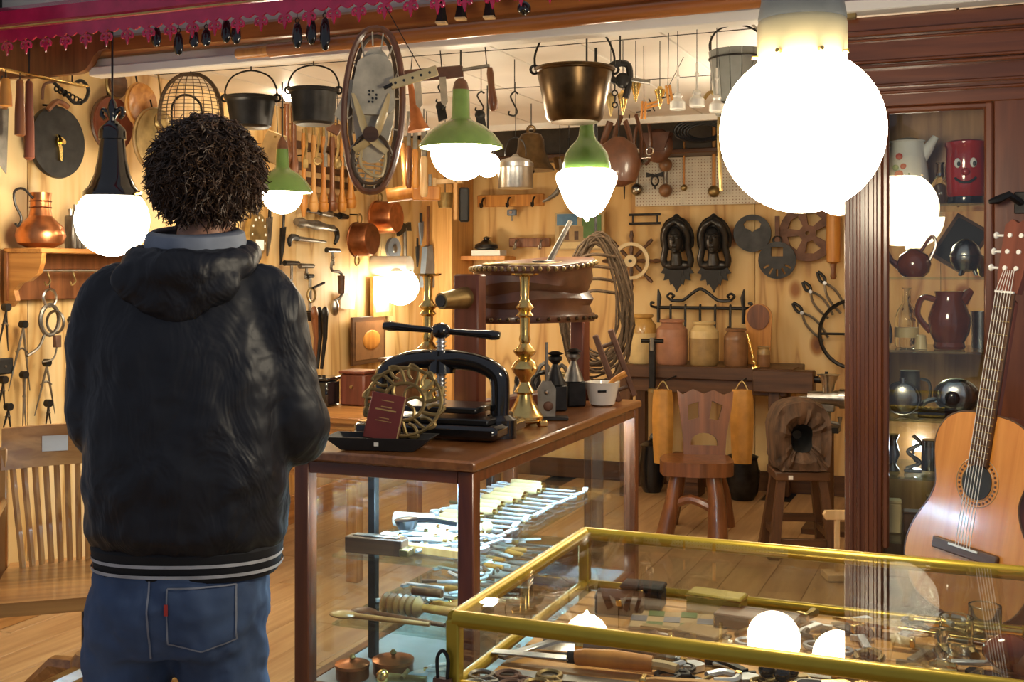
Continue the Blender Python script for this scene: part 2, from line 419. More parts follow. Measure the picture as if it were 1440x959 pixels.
MB().lathe([(.07,.08),(.075,.10),(.06,.13)],20).build('collar','porcelain',t)
MB().cyl(b,b+Vector((-.06,0,0)),.085,.085,20).build('wall_plate','porcelain',t)
def bulb(px,py,d,r,label,hold):
    c=P(px,py,d); t=thing('bare_bulb',label,'light bulb',c)
    MB().lathe([(r*.05,-r),(r*.6,-r*.8),(r,-r*.1),(r*.9,r*.5),(r*.45,r*1.2),(r*.4,r*1.6)],16).build('bulb','bulb',t)
    MB().lathe([(r*.55,r*1.3),(r*.75,r*1.6),(r*.75,r*2.9),(r*.5,r*3.3),(r*.2,r*3.6),(.004,r*3.7),(.004,max(ZC-c.z,r*4))],14).build('holder',hold,t)
bulb(406,135,5.9,.03,'bare bulb in a white porcelain holder between two hanging pots','porcelain')
bulb(551,232,6.6,.022,'small bare bulb glaring below the snowshoe','dull_brass')
# ------------------------------------------------------------------ magenta valance along the top front
YV=3.22
def vx(px): return onY(px,60,YV).x
zv=onY(60,52,YV).z
va=thing('valance','glossy magenta scalloped valance with fleur-de-lis drops along the top left','valance',(-2.2,YV,zv))
x0=vx(-30)+2.2; x1=vx(1400)+2.2; nS=int((x1-x0)/.094)*2
out=[(x0,.075)]
for i in range(nS*6+1):
    x=x0+(x1-x0)*i/(nS*6); out.append((x,-.012*abs(math.sin(i/6*PI))+.004))
out.append((x1,.075))
for i in range(len(out)-3):
    pass
b=MB()
n=nS*6
for i in range(n):
    xa,xb=out[1+i][0],out[2+i][0]; za,zb=out[1+i][1],out[2+i][1]
    b.add([(xa,-.004,za),(xb,-.004,zb),(xb,-.004,.04),(xa,-.004,.04),(xa,.004,za),(xb,.004,zb),(xb,.004,.04),(xa,.004,.04)],
          [(0,1,2,3),(5,4,7,6),(4,5,1,0)])
b.build('scalloped_strip','magenta',va)
MB().box(((x0+x1)/2,.02,.085),(x1-x0,.05,.09),.02).build('top_board','magenta',va)
MB().tube([(x0,-.008,.047),(x1,-.008,.047)],.003,6).build('gold_cord','gold_print',va)
fm=MB()
fm.prism([(0,-.052),(.007,-.03),(.006,-.008),(.006,.0),(-.006,.0),(-.006,-.008),(-.007,-.03)],.006)
for s in(-1,1): fm.tube(spline([(0,0,-.012),(s*.012,0,-.006),(s*.022,0,-.014),(s*.021,0,-.026),(s*.013,0,-.027)],4),.005,6)
fm.box((0,0,-.022),(.03,.008,.006))
fme=fm.mesh('fleur'); fme.materials.append(MAT['magenta'])
i=0
while True:
    x=x0+.05+i*.094
    if x>x1: break
    link('fleur_drop',fme,va,(x,-.002,-.006)); i+=1
# long wooden pole lying along the header + pulley blocks hanging in front
a=onY(334,76,3.36); b_=onY(1120,-6,3.36)
pole=thing('wooden_pole','long varnished wooden pole with stepped end along the white beam','pole',a)
v=b_-a
MB().cyl((0,0,0),v*.12,.019,.021,16).build('handle_end','orange_wood',pole)
MB().cyl(v*.07,v,.024,.024,16).build('shaft','header_wood',pole)
for px,py,h,nm in((220,52,.07,0),(251,62,.08,1),(273,55,.06,2),(290,53,.06,3),(318,44,.08,4),(332,48,.07,5),(418,50,.085,6),(438,45,.085,7),(457,48,.11,8)):
    where=['leftmost','second from left','small one right of it','beside the small one','hung by a ring','beside the ringed one','left of three tall ones','middle of three tall ones','tallest, right end'][nm]
    p=onY(px,py,3.28); t=thing('pulley_block','small black pulley block hung under the magenta valance, '+where,'pulley',p,group='pulley blocks under the valance')
    MB().lathe([(.004,h*.5),(.012,h*.45),(.018,h*.2),(.020,-h*.2),(.012,-h*.45),(.004,-h*.5)],10,sx=1,sy=.6).build('cheek','black_gloss',t)
    MB().ring((0,0,h*.5+.008),.008,.002,n=10,k=5).build('ring','iron',t)
    MB().cyl((0,0,h*.5+.014),(0,0,h*.5+.05),.0012,n=5).build('cord','ink',t)
for px,py,lab,mt in((621,18,'dark flared iron weight hung at the top centre, left one','iron'),(648,12,'dark flared iron weight hung at the top centre, middle one','iron'),(688,10,'dark flared iron weight hung at the top centre, right one','iron')):
    t=thing('flared_weight',lab,'weight',onY(px,py,3.28),group='flared weights at the top centre')
    MB().lathe([(.008,.05),(.011,.03),(.014,0),(.020,-.03)],4).build('body',mt,t,rot=(0,0,.6))
    MB().box((0,0,-.033),(.034,.034,.006)).build('foot','pale_wood',t,rot=(0,0,.2)); MB().cyl((0,0,.05),(0,0,.12),.0012,n=5).build('cord','ink',t)
t=thing('glass_ball','dark glass ball hung at the top centre right of the weights','ball',onY(737,12,3.28))
MB().ball((0,0,0),.022,14,10).build('ball','black_gloss',t); MB().cyl((0,0,.02),(0,0,.12),.0012,n=5).build('cord','ink',t)
# brass flat rail, top left
p=P(105,122,4.57); t=thing('brass_rail','flat brass hanging rail at the top left corner','rail',(-3.32,3.3,2.17))
MB().box((0,-.1,0),(.035,.75,.008),.002).build('bar','brass',t)
for y in(-.02,.2): MB().cyl((0,y,.0),(0,y,.2),.003,n=6).build('hanger','iron',t)
# ------------------------------------------------------------------ wooden display cabinet, right
CX0,CX1=-.375,.125; CY0,CY1=YF,3.86
cb=thing('display_cabinet','tall dark mahogany cabinet with glass door and glass shelves behind the guitar','cabinet',((CX0+CX1)/2,CY0,0))
cw=CX1-CX0
def cbox(name,x0,x1,y0,y1,z0,z1,mat,ch=.003,par=None):
    return MB().box(((x0+x1)/2-(CX0+CX1)/2,(y0+y1)/2-CY0,(z0+z1)/2),(x1-x0,y1-y0,z1-z0),ch).build(name,mat,par or cb)
post=cbox('post',CX0,-.27,CY0,CY0+.09,0,2.15,'mahogany')
for x in(-.355,-.335,-.312,-.288): cbox('reed',x-.006,x+.006,CY0-.008,CY0+.01,.1,1.96,'mahogany',.003,post)
cbox('stile',.03,CX1,CY0,CY0+.09,0,2.15,'mahogany')
cbox('side_panel',CX0,CX0+.02,CY0+.09,CY1,0,2.15,'mahogany'); cbox('side_panel',CX1-.02,CX1,CY0+.09,CY1,0,2.15,'mahogany')
cbox('back_panel',CX0,CX1,CY1-.015,CY1,0,1.19,'oak_z'); cbox('back_panel',CX0,CX1,CY1-.015,CY1,1.66,2.15,'oak_z'); cbox('back_glass',CX0+.02,CX1-.02,CY1-.01,CY1-.006,1.19,1.66,'pane',0)
fa=cbox('fascia',CX0,CX1+.6,CY0-.005,CY0+.08,1.905,2.17,'mahogany_x')
for z,h,o in((2.118,.016,.022),(2.10,.008,.014),(2.035,.010,.016),(2.02,.010,.024),(1.965,.010,.016),(1.945,.010,.010)):
    cbox('moulding',CX0,CX1+.6,CY0-.005-o,CY0,z-h/2,z+h/2,'mahogany_x',.003,fa)
for x0,x1 in((-.27,-.25),(.005,.03)):
    cbox('door_moulding',x0,x1,CY0-.006,CY0+.02,.62,1.905,'mahogany',.006)
cbox('door_moulding',-.27,.03,CY0-.004,CY0+.02,1.885,1.905,'mahogany_x',.006)
cbox('plinth',CX0,CX1,CY0,CY1,0,.45,'mahogany_x')
cbox('top_panel',CX0,CX1,CY0,CY1,2.13,2.15,'mahogany_x')
cbox('door_glass',-.262,.018,CY0+.008,CY0+.012,.6,1.89,'pane',0)
SHZ=(1.622,1.41,1.197,.996,.828,.638)
for z in SHZ: cbox('glass_shelf',CX0+.02,CX1-.02,CY0+.03,CY1-.02,z-.007,z,'pane_green',0)
cbox('spot_lamp',-.20,-.17,CY0+.30,CY0+.31,.865,.895,'spot_led',0)
struct(MB().box((0,0,0),(1.2,.1,2.3)).build('wall_front_right','walnut',loc=(.73,YF+.06,1.15)))
# brass clip at the post top
t=thing('brass_clip','small square brass clip at the top of the cabinet post','clip',onY(1197,20,3.44)); MB().box((0,0,0),(.03,.02,.03),.003).build('plate','dull_brass',t); MB().cyl((0,0,0),(0,.03,0),.004,n=8).build('pin','brass',t)
# ------------------------------------------------------------------ guitar
def guitar():
    c=P(1364,868,2.75)
    t=thing('acoustic_guitar','orange topped classical guitar standing before the dark cabinet','guitar',c,(math.radians(-9),math.radians(3.5),math.radians(-40)))
    # half outline: (halfwidth, height)
    half=[(0,0),(.06,.004),(.12,.022),(.16,.058),(.182,.11),(.180,.16),(.160,.21),(.136,.25),(.124,.28),(.122,.305),(.132,.345),(.142,.39),(.138,.43),(.115,.465),(.075,.485),(.03,.49),(0,.49)]
    sm=spline([(a,0,b_) for a,b_ in half],3); hs=[(p.x,p.z) for p in sm]
    out=hs+[(-a,b_) for a,b_ in hs[::-1][1:-1]]
    MB().prism(out,.004).build('soundboard','guitar_top',t,(0,-.048,0))
    MB().prism([(a*.995,b_*.998+.0005) for a,b_ in out],.09).build('body','red_wood',t)
    MB().tube([(a,-.048,b_) for a,b_ in out],.003,6,closed=True).build('binding','walnut',t)
    MB().cyl((0,-.0505,.325),(0,-.0525,.325),.042,n=32).build('sound_hole','ink',t)
    ro=MB()
    for i in range(30):
        a=2*PI*i/30; ro.box((.052*math.cos(a),-.051,.325+.052*math.sin(a)),(.005,.002,.005))
    ro.build('rosette','walnut',t)
    for r in(.045,.060): MB().ring((0,-.0502,.325),r,.0012,n=40,k=5).build('rosette_ring','stone_olive',t)
    br=MB().box((0,-.056,.158),(.19,.012,.028),.003).build('bridge','walnut',t)
    MB().box((0,-.064,.166),(.085,.004,.005)).build('saddle','porcelain',br)
    nk=MB().box((0,-.045,.62),(.054,.026,.30),.008).build('neck','red_wood',t)
    fb=MB().box((0,-.056,.575),(.054,.008,.42),.002).build('fingerboard','walnut_z',t)
    z=.785; L=.64
    for i in range(17):
        z=.785-L*(1-2**(-(i+1)/12))
        if z>.37: MB().box((0,-.0605,z),(.052,.0015,.0018)).build('fret','brass',fb)
    MB().box((0,-.062,.786),(.052,.006,.005)).build('nut','porcelain',t)
    MB().prism([(-.028,.785),(.028,.785),(.036,.83),(.036,.95),(.018,.965),(0,.955),(-.018,.965),(-.036,.95),(-.036,.83)],.018).build('headstock','red_wood',t,(0,-.043,0))
    for s in(-1,1):
        for k in range(3):
            p=MB().cyl((s*.036,-.043,.845+k*.04),(s*.062,-.043,.845+k*.04),.003,n=6)
            p.ball((s*.064,-.043,.845+k*.04),.009,8,6,(.6,1,1)); p.build('tuning_peg','porcelain',t)
            MB().cyl((s*.016,-.052,.845+k*.04),(s*.016,-.056,.845+k*.04),.006,n=8).build('roller_post','porcelain',t)
    for k in range(6):
        x=-.021+k*.0084
        MB().tube([(x*1.0,-.066,.165),(x,-.066,.786),(x*.7,-.058,.84)],.0008,4).build('string','paper',t)
    return c
gc=guitar()
pb=thing('plinth_bench','low dark wooden bench under the guitar','bench',(gc.x+.05,gc.y+.06,0))
MB().box((0,0,gc.z-.075),(.62,.34,.04),.004).build('top','walnut',pb)
for x in(-.27,.27):
    for y in(-.13,.13): MB().box((x,y,(gc.z-.095)/2),(.05,.05,gc.z-.095),.003).build('leg','walnut_z',pb)
# ------------------------------------------------------------------ flat showcase in front
VX0,VX1,VY0,VY1,VZ0,VZ1=-.753,.95,1.595,2.219,.785,.90
vt=thing('table_showcase','flat glass table showcase with yellow brass frame at the front right','showcase',(VX0,VY0,0))
def vbar(name,a,b,r=.013,m='yellow_brass_frame',n=10):
    a=Vector(a)-Vector((VX0,VY0,0)); b=Vector(b)-Vector((VX0,VY0,0)); return MB().cyl(a,b,r,n=n).build(name,m,vt)
zt=VZ1-.012
for a,b in(((VX0,VY0,zt),(VX1,VY0,zt)),((VX0,VY1,zt),(VX1,VY1,zt)),((VX0,VY0,zt),(VX0,VY1,zt)),((VX1,VY0,zt),(VX1,VY1,zt))): vbar('top_rail',a,b)
for a,b in(((VX0,VY0,VZ0),(VX1,VY0,VZ0)),((VX0,VY1,VZ0),(VX1,VY1,VZ0)),((VX0,VY0,VZ0),(VX0,VY1,VZ0)),((VX1,VY0,VZ0),(VX1,VY1,VZ0))): vbar('bottom_rail',a,b,.010)
for x in(VX0,VX1):
    for y in(VY0,VY1): MB().box((x-VX0,y-VY0,(zt+.0)/2),(.022,.022,zt),.003).build('corner_post','yellow_brass_frame',vt)
def vpane(name,x0,x1,y0,y1,z0,z1): MB().box(((x0+x1)/2-VX0,(y0+y1)/2-VY0,(z0+z1)/2),(x1-x0,y1-y0,z1-z0)).build(name,'pane',vt)
vpane('top_glass',VX0,VX1,VY0,VY1,VZ1-.009,VZ1-.004)
vpane('front_glass',VX0+.01,VX1-.01,VY0-.002,VY0+.002,VZ0,zt); vpane('back_glass',VX0+.01,VX1-.01,VY1-.002,VY1+.002,VZ0,zt)
vpane('end_glass',VX0-.002,VX0+.002,VY0+.01,VY1-.01,VZ0,zt)
MB().box(((VX1-VX0)/2,(VY1-VY0)/2,VZ0-.035),(VX1-VX0-.02,VY1-VY0-.02,.03),.003).build('tray','walnut',vt)
for i in range(11):
    MB().box(((VX1-VX0)/2,.05+i*.053,VZ0-.012),(VX1-VX0-.04,.046,.012),.003).build('slat','honey',vt)
# hasp and padlock loop on the corner post
p=P(664,915,1.74); t=thing('padlock','old iron padlock and strap hanging on the showcase corner','padlock',(VX0-.012,VY0-.018,.80))
MB().tube(spline([(-.008,0,0),(-.009,0,.03),(0,0,.042),(.009,0,.03),(.008,0,0)],5),.003,6).build('shackle','iron',t)
MB().prism([(-.014,0),(.014,0),(.017,-.03),(.008,-.07),(-.008,-.07),(-.017,-.03)],.010).build('body','rust',t)
# ------------------------------------------------------------------ glazed counter
KX0,KX1,KY0,KY1,KZ=-1.714,-1.184,2.617,4.11,.949
ct=thing('glass_counter','mahogany framed glass counter with lit shelves of tools in the middle','counter',((KX0+KX1)/2,KY0,0))
ox=(KX0+KX1)/2
def kbox(name,x0,x1,y0,y1,z0,z1,m,ch=.003,par=None): return MB().box(((x0+x1)/2-ox,(y0+y1)/2-KY0,(z0+z1)/2),(x1-x0,y1-y0,z1-z0),ch).build(name,m,par or ct)
kbox('top_board',KX0-.01,KX1+.01,KY0-.012,KY1+.01,KZ-.028,KZ,'counter_top',.006)
for x in(KX0,KX1-.045):
    for y in(KY0,KY1-.045): kbox('corner_post',x,x+.045,y,y+.045,0,KZ-.028,'mahogany')
for y in(KY0+.002,KY1-.04): kbox('top_rail',KX0+.045,KX1-.045,y,y+.036,KZ-.062,KZ-.028,'mahogany_x'); 
for x in(KX0+.002,KX1-.04): kbox('top_rail',x,x+.036,KY0+.045,KY1-.045,KZ-.062,KZ-.028,'mahogany')
for y in(KY0+.002,KY1-.04): kbox('bottom_rail',KX0+.045,KX1-.045,y,y+.036,.27,.32,'mahogany_x')
for x in(KX0+.002,KX1-.04): kbox('bottom_rail',x,x+.036,KY0+.045,KY1-.045,.27,.32,'mahogany')
kbox('bottom_board',KX0+.03,KX1-.03,KY0+.03,KY1-.03,.30,.318,'pale_lining',.001)
kbox('front_glass',KX0+.04,KX1-.04,KY0+.018,KY0+.022,.31,KZ-.05,'pane',0); kbox('back_glass',KX0+.04,KX1-.04,KY1-.022,KY1-.018,.31,KZ-.05,'pane',0)
kbox('side_glass',KX1-.022,KX1-.018,KY0+.04,KY1-.04,.31,KZ-.05,'pane',0); kbox('side_glass',KX0+.018,KX0+.022,KY0+.04,KY1-.04,.31,KZ-.05,'pane',0)
KS=(.664,.48)
for z in KS: kbox('glass_shelf',-1.62,KX1-.03,KY0+.04,KY1-.28,z-.007,z,'pane_green',0)
for y in(KY0+.25,KY1-.4): kbox('shelf_post',-1.63,-1.605,y,y+.025,.318,KZ-.06,'iron')
kbox('led_strip',KX1-.075,KX1-.055,KY0+.06,KY1-.06,KZ-.066,KZ-.060,'led',0)
kbox('led_strip',KX0+.16,KX1-.1,KY0+.055,KY0+.07,KZ-.066,KZ-.060,'led',0)
# ------------------------------------------------------------------ the man
m,nt,b=newmat('nylon'); b.inputs['Roughness'].default_value=.5; b.inputs['Base Color'].default_value=(.009,.010,.015,1); b.inputs['Specular IOR Level'].default_value=.42
n1=N(nt,'ShaderNodeTexNoise'); n1.inputs['Scale'].default_value=1; n1.inputs['Detail'].default_value=3; n1.inputs['Distortion'].default_value=1.2
nt.links.new(coords(nt,(9,9,5)),n1.inputs['Vector']); bump(nt,b,n1.outputs[0],.55,.03)
m,nt,b=newmat('denim'); b.inputs['Roughness'].default_value=.8
n1=N(nt,'ShaderNodeTexNoise'); n1.inputs['Scale'].default_value=5; n1.inputs['Detail'].default_value=6; nt.links.new(coords(nt),n1.inputs['Vector'])
nt.links.new(ramp(nt,n1.outputs[0],[(.3,(.022,.042,.10)),(.7,(.085,.14,.26))]),b.inputs['Base Color'])
n2=N(nt,'ShaderNodeTexNoise'); n2.inputs['Scale'].default_value=9; nt.links.new(coords(nt,(1,1,.6)),n2.inputs['Vector']); bump(nt,b,n2.outputs[0],.7,.02)
plain('knit_black',(.012,.012,.014),.8); plain('stripe_grey',(.55,.56,.58),.8); plain('lining_grey',(.24,.27,.33),.85,0,.2)
plain('hair',(.075,.038,.018),.5,0,.6,40,spec=.5); plain('stitch',(.25,.27,.32),.8)
def loft(b,rings,n=24,pw=2.4,cap=True):
    vs=[]
    for z,cx,cy,rx,ry in rings:
        for i in range(n):
            t=2*PI*i/n; c_,s_=math.cos(t),math.sin(t)
            vs.append((cx+rx*math.copysign(abs(c_)**(2/pw),c_),cy+ry*math.copysign(abs(s_)**(2/pw),s_),z))
    fs=[]
    for k in range(len(rings)-1):
        for i in range(n):
            j=(i+1)%n; fs.append((k*n+i,k*n+j,(k+1)*n+j,(k+1)*n+i))
    if cap: fs+=[list(range(n))[::-1],list(range((len(rings)-1)*n,len(rings)*n))]
    return b.add(vs,fs)
def limb(b,pts,rs,k=6,n=16):
    pp=spline(pts,k); rr=[]
    for i in range(len(pts)-1):
        for j in range(k): rr.append(rs[i]+(rs[i+1]-rs[i])*j/k)
    return b.tube(pp,rr+[rs[-1]],n)
def remesh(o,vox,smooth=6,disp=None):
    r=o.modifiers.new('remesh','REMESH'); r.mode='VOXEL'; r.voxel_size=vox; r.use_smooth_shade=True
    s=o.modifiers.new('smooth','SMOOTH'); s.iterations=smooth; s.factor=.5
    if disp:
        tx=bpy.data.textures.new(o.name+'_folds','CLOUDS'); tx.noise_scale=disp[0]; tx.noise_depth=2
        d=o.modifiers.new('folds','DISPLACE'); d.texture=tx; d.strength=disp[1]; d.texture_coords='LOCAL'
mp=P(280,385,2.43); man=thing('person','person in dark hooded nylon jacket and blue jeans seen from behind','person',(mp.x,mp.y,0),YAW)
# body: one continuous figure
b=MB()
loft(b,[(.80,-.035,0,.15,.10),(.92,-.03,0,.165,.11),(1.05,-.025,0,.15,.10),(1.25,-.022,0,.165,.105),(1.36,-.022,0,.15,.085),(1.43,-.01,0,.09,.065),(1.47,0,.005,.062,.06)])
limb(b,[(-.005,.0,1.42),(.006,.012,1.50),(.012,.025,1.56)],[.060,.056,.060])
b.ball((.012,.035,1.655),.112,20,14,(.74,.92,1.0)); b.ball((.012,.085,1.585),.055,14,10,(.95,.9,.9))
b.ball((.012,.143,1.625),.016,8,6,(.8,1.2,1.5)); b.ball((.012,.128,1.578),.014,8,6,(1.6,.7,.5))
for s in(-1,1):
    b.ball((.012+s*.086,.03,1.635),.026,10,8,(.4,.75,1.2))
    sh=-.022+s*.16
    limb(b,[(sh,0,1.37),(-.015+s*.205,.0,1.10),(-.01+s*.13,.21,1.08),(-.005+s*.075,.30,1.10)],[.055,.042,.036,.028])
    hx=-.005+s*.07; b.ball((hx,.35,1.105),.036,12,8,(.55,1.25,1.0))
    for k,(dz,L) in enumerate(((.028,.062),(.010,.072),(-.008,.066),(-.025,.050))):
        limb(b,[(hx,.375,1.105+dz),(hx-s*.008,.375+L*.55,1.105+dz*1.05),(hx-s*.032,.375+L*.8,1.10+dz*1.05)],[.0100,.0092,.0085],4,8)
    limb(b,[(hx-s*.008,.335,1.13),(hx-s*.03,.365,1.145),(hx-s*.042,.395,1.142)],[.0115,.0105,.0095],4,8)
    lx=-.045+s*.095
    limb(b,[(lx,0,.84),(lx,.0,.72),(lx,.015,.46),(lx,-.01,.10)],[.085,.082,.055,.042])
body=b.build('body','skin',man); remesh(body,.0065,4)
for s in(-1,1): MB().ball((.012+s*.032,.118,1.648),.012,10,8).build('eye','porcelain',man)
# jacket
b=MB()
loft(b,[(.845,-.022,-.002,.196,.132),(.88,-.022,-.006,.213,.152),(1.0,-.022,-.008,.214,.155),(1.15,-.020,-.006,.208,.150),(1.27,-.020,-.004,.205,.138),(1.36,-.020,-.002,.188,.115),(1.42,-.015,0,.145,.095),(1.47,-.005,.0,.095,.082),(1.495,0,.0,.082,.075)])
limb(b,[(-.135,0,1.395),(-.195,-.005,1.34),(-.212,.0,1.20),(-.213,.012,1.09),(-.165,.14,1.06),(-.085,.285,1.085)],[.06,.072,.070,.066,.060,.050])
limb(b,[(.10,0,1.395),(.155,-.005,1.34),(.182,.0,1.20),(.212,.012,1.085),(.16,.14,1.06),(.08,.285,1.085)],[.06,.072,.070,.067,.060,.050])
jk=b.build('jacket','nylon',man); remesh(jk,.009,7,(.085,.020))
b=MB(); loft(b,[(.792,-.022,0,.188,.128),(.80,-.022,0,.192,.131),(.85,-.022,-.002,.199,.136),(.858,-.022,-.002,.194,.13)],40); wb_=b.build('waistband','knit_black',man)
for z in(.808,.829): b=MB(); loft(b,[(z-.0035,-.022,-.001,.1975,.1355),(z+.0035,-.022,-.001,.1985,.1365)],40,cap=False); b.build('stripe','stripe_grey',wb_)
for s in(-1,1): MB().cyl((-.005+s*.083,.28,1.085),(-.005+s*.070,.315,1.095),.046,.038,18).build('cuff','knit_black',man)
# hood lying on the back
b=MB(); ring=[]
for i in range(28):
    t=2*PI*i/28; x=.112*math.cos(t); y=.105*math.sin(t)
    ring.append((x-.008,y-.012,1.452+.026*math.sin(t)))
b.tube(ring,[.030+.016*max(0,-math.sin(2*PI*i/28)) for i in range(28)],12,closed=True)
b.ball((-.018,-.105,1.405),.1,18,12,(1.38,.45,.62)); b.ball((-.018,-.115,1.375),.07,14,10,(1.25,.42,.85))
hood=b.build('hood','nylon',man); remesh(hood,.008,5,(.05,.016))
b=MB(); ring=[]
vs=[];n=32
for k,(e,dz) in enumerate(((.010,-.012),(.016,.014),(.010,.044),(-.004,.052))):
    for i in range(n):
        t=2*PI*i/n; vs.append(((.092+e)*math.cos(t)-.004,(.088+e)*math.sin(t)-.012,1.462+dz+.014*math.sin(t)))
b.add(vs,[(k*n+i,k*n+(i+1)%n,(k+1)*n+(i+1)%n,(k+1)*n+i) for k in range(3) for i in range(n)])
ln=b.build('hood_lining','lining_grey',man); so=ln.modifiers.new('thick','SOLIDIFY'); so.thickness=.008
# jeans
b=MB()
loft(b,[(.84,-.025,0,.172,.118),(.80,-.03,-.004,.180,.128),(.74,-.038,-.008,.187,.138),(.68,-.045,-.004,.186,.132),(.63,-.048,0,.182,.118)],28)
for s in(-1,1): limb(b,[(-.045+s*.088,0,.70),(-.05+s*.100,0,.60),(-.05+s*.108,.02,.44),(-.05+s*.112,.0,.22),(-.05+s*.114,-.005,.05)],[.098,.096,.086,.080,.082])
je=b.build('jeans','denim',man); remesh(je,.009,4,(.06,.022))
def wrapped(name,b,mat,tgt,off):
    o=b.build(name,mat,man); s=o.modifiers.new('wrap','SHRINKWRAP'); s.target=tgt; s.wrap_method='PROJECT'; s.use_project_y=True; s.use_negative_direction=False; s.use_positive_direction=True; s.use_project_x=False; s.use_project_z=False; s.offset=off
    return o
def grid(x0,x1,z0,z1,y,nx=14,nz=14,shape=None):
    b=MB(); vs=[];
    for k in range(nz+1):
        for i in range(nx+1):
            a=i/nx; c_=k/nz; x=x0+(x1-x0)*a; z=z1+(z0-z1)*c_
            if shape: x,z=shape(a,c_,x,z)
            vs.append((x,y,z))
    b.add(vs,[(k*(nx+1)+i,k*(nx+1)+i+1,(k+1)*(nx+1)+i+1,(k+1)*(nx+1)+i) for k in range(nz) for i in range(nx)]); return b
pk=lambda a,c_,x,z:(x,z-.018*(1-abs(2*a-1))*c_)
wrapped('back_pocket',grid(-.025,.105,.675,.788,-.30,shape=pk),'denim',je,.004)
pko=[(-.025,.788),(.105,.788),(.105,.675),(.04,.657),(-.025,.675)]
for i in range(5):
    a=Vector((pko[i][0],-.3,pko[i][1])); c_=Vector((pko[(i+1)%5][0],-.3,pko[(i+1)%5][1])); d=(c_-a); pr=Vector((-d.z,0,d.x)).normalized()*.0016
    q=MB(); vs=[]
    for k in range(13):
        p=a+d*k/12; vs+=[p-pr,p+pr]
    q.add(vs,[(2*k,2*k+1,2*k+3,2*k+2) for k in range(12)]); wrapped('stitching',q,'stitch',je,.0065)
wrapped('centre_seam',grid(-.0665,-.0625,.64,.80,-.3,1,16),'stitch',je,.004)
wrapped('red_tab',grid(-.030,-.022,.735,.758,-.3,2,3),'red_print',je,.008)
for s in(-1,1):
    b=MB(); b.ball((-.05+s*.114,.05,.045),.07,16,10,(.65,1.75,.62)); b.box((-.05+s*.114,.05,.012),(.09,.25,.024),.01); b.build('shoe','black_matt',man)
# curly hair
b=MB(); b.ball((.012,.016,1.64),.107,22,16,(.93,.97,1.0)); cap=b.build('hair','hair',man)
bmv=[]
rnd=random.Random(3); b=MB(); cen=Vector((.012,.018,1.640)); cnt=0
while cnt<3800:
    v=Vector((rnd.gauss(0,1),rnd.gauss(0,1),rnd.gauss(0,1))).normalized()
    if v.z<-.86 or (v.y>.35 and v.z<.45) or (v.y>-.1 and v.z<-.55): continue
    if (v-Vector((.16,-.78,.60)).normalized()).length<.16 and rnd.random()<.9: continue
    st=cen+Vector((v.x*.093,v.y*.10,v.z*.098)); d=(v+Vector((rnd.gauss(0,.35),rnd.gauss(0,.35),rnd.gauss(-.25,.35)))).normalized()
    L=rnd.uniform(.02,.045); x=d.orthogonal().normalized(); y=d.cross(x); r=rnd.uniform(.005,.012); ph=rnd.random()*6.28; tw=rnd.uniform(4,8)*rnd.choice((-1,1))
    pts=[]
    for k in range(8):
        q=k/7; p=st+d*(L*q)+x*(r*math.cos(ph+tw*q)*min(1,q*3))+y*(r*math.sin(ph+tw*q)*min(1,q*3)); p.z-=.012*q*q; pts.append(p)
    b.tube(pts,[.0021,.0021,.0021,.002,.0019,.0017,.0014,.0008],3); cnt+=1
cu=b.build('curls','hair',cap); cu['kind']='stuff'
# ------------------------------------------------------------------ oak swivel armchair, left
c=P(128,800,3.5); ch=thing('swivel_armchair','oak slat-backed swivel armchair with card on top rail, left of the man','chair',(c.x,c.y,0),YAW+.33)
# local: x right, +y away from camera (back), seat faces -y
sz=.475
pts=[(-.25,-.24),(.25,-.24),(.26,-.1),(.25,.2),(.2,.25),(-.2,.25),(-.25,.2),(-.26,-.1)]
MB().prism([(a,b_) for a,b_ in [(p.x,p.y) for p in spline([(a,b_,0) for a,b_ in pts+pts[:1]],3)[:-1]]],.04,'z').build('seat','oak',ch,(0,0,sz))
rail=[]
for k,(dz,w) in enumerate(((0,0),(.11,0))): pass
def curved(y0,bow,z0,z1,x0,x1,t,lean):
    b=MB(); vs=[];n=10
    for i in range(n+1):
        x=x0+(x1-x0)*i/n; y=y0-bow*(2*i/n-1)**2
        for z in(z0,z1):
            for e in(0,t): vs.append((x,y+e+lean*(z-sz),z))
    fs=[]
    for i in range(n):
        a=i*4;c_=a+4; fs+=[(a,c_,c_+2,a+2),(a+1,a+3,c_+3,c_+1),(a+2,c_+2,c_+3,a+3),(a,a+1,c_+1,c_)]
    fs+=[(0,2,3,1),(n*4,n*4+1,n*4+3,n*4+2)]
    return b.add(vs,fs)
tr=curved(.22,.07,.80,.93,-.27,.27,.026,.12).build('top_rail','oak',ch)
for i in range(16):
    f=-.24+i*.032; y=.235-.07*(f/.27)**2
    MB().tube(spline([(f*.85,y-.01,sz+.0),(f*.9,y-.022+.12*.12,sz+.13),(f*.97,y+.012+.12*.25,sz+.25),(f,y+.004+.12*.33,sz+.335)],4),.0125,6,flat=.55).build('slat','oak_z',ch)
for s in(-1,1):
    MB().box((s*.285,.02,.70),(.06,.46,.03),.008).build('armrest','oak_y',ch); MB().box((s*.285,-.15,.59),(.035,.07,.21),.006).build('arm_post','oak_z',ch)
    MB().box((s*.268,.215,.66),(.03,.04,.42),.006).build('back_post','oak_z',ch); MB().box((s*.27,-.15,.495),(.05,.08,.03),.004).build('arm_bracket','oak',ch)
MB().lathe([(.09,.43),(.10,.44),(.10,.455),(.05,.455)],16).build('seat_plate','black_iron',ch); MB().cyl((0,0,.2),(0,0,.45),.028,n=14).build('spindle','black_iron',ch)
MB().lathe([(.045,.12),(.06,.14),(.06,.24),(.045,.26)],16).build('hub','oak_z',ch)
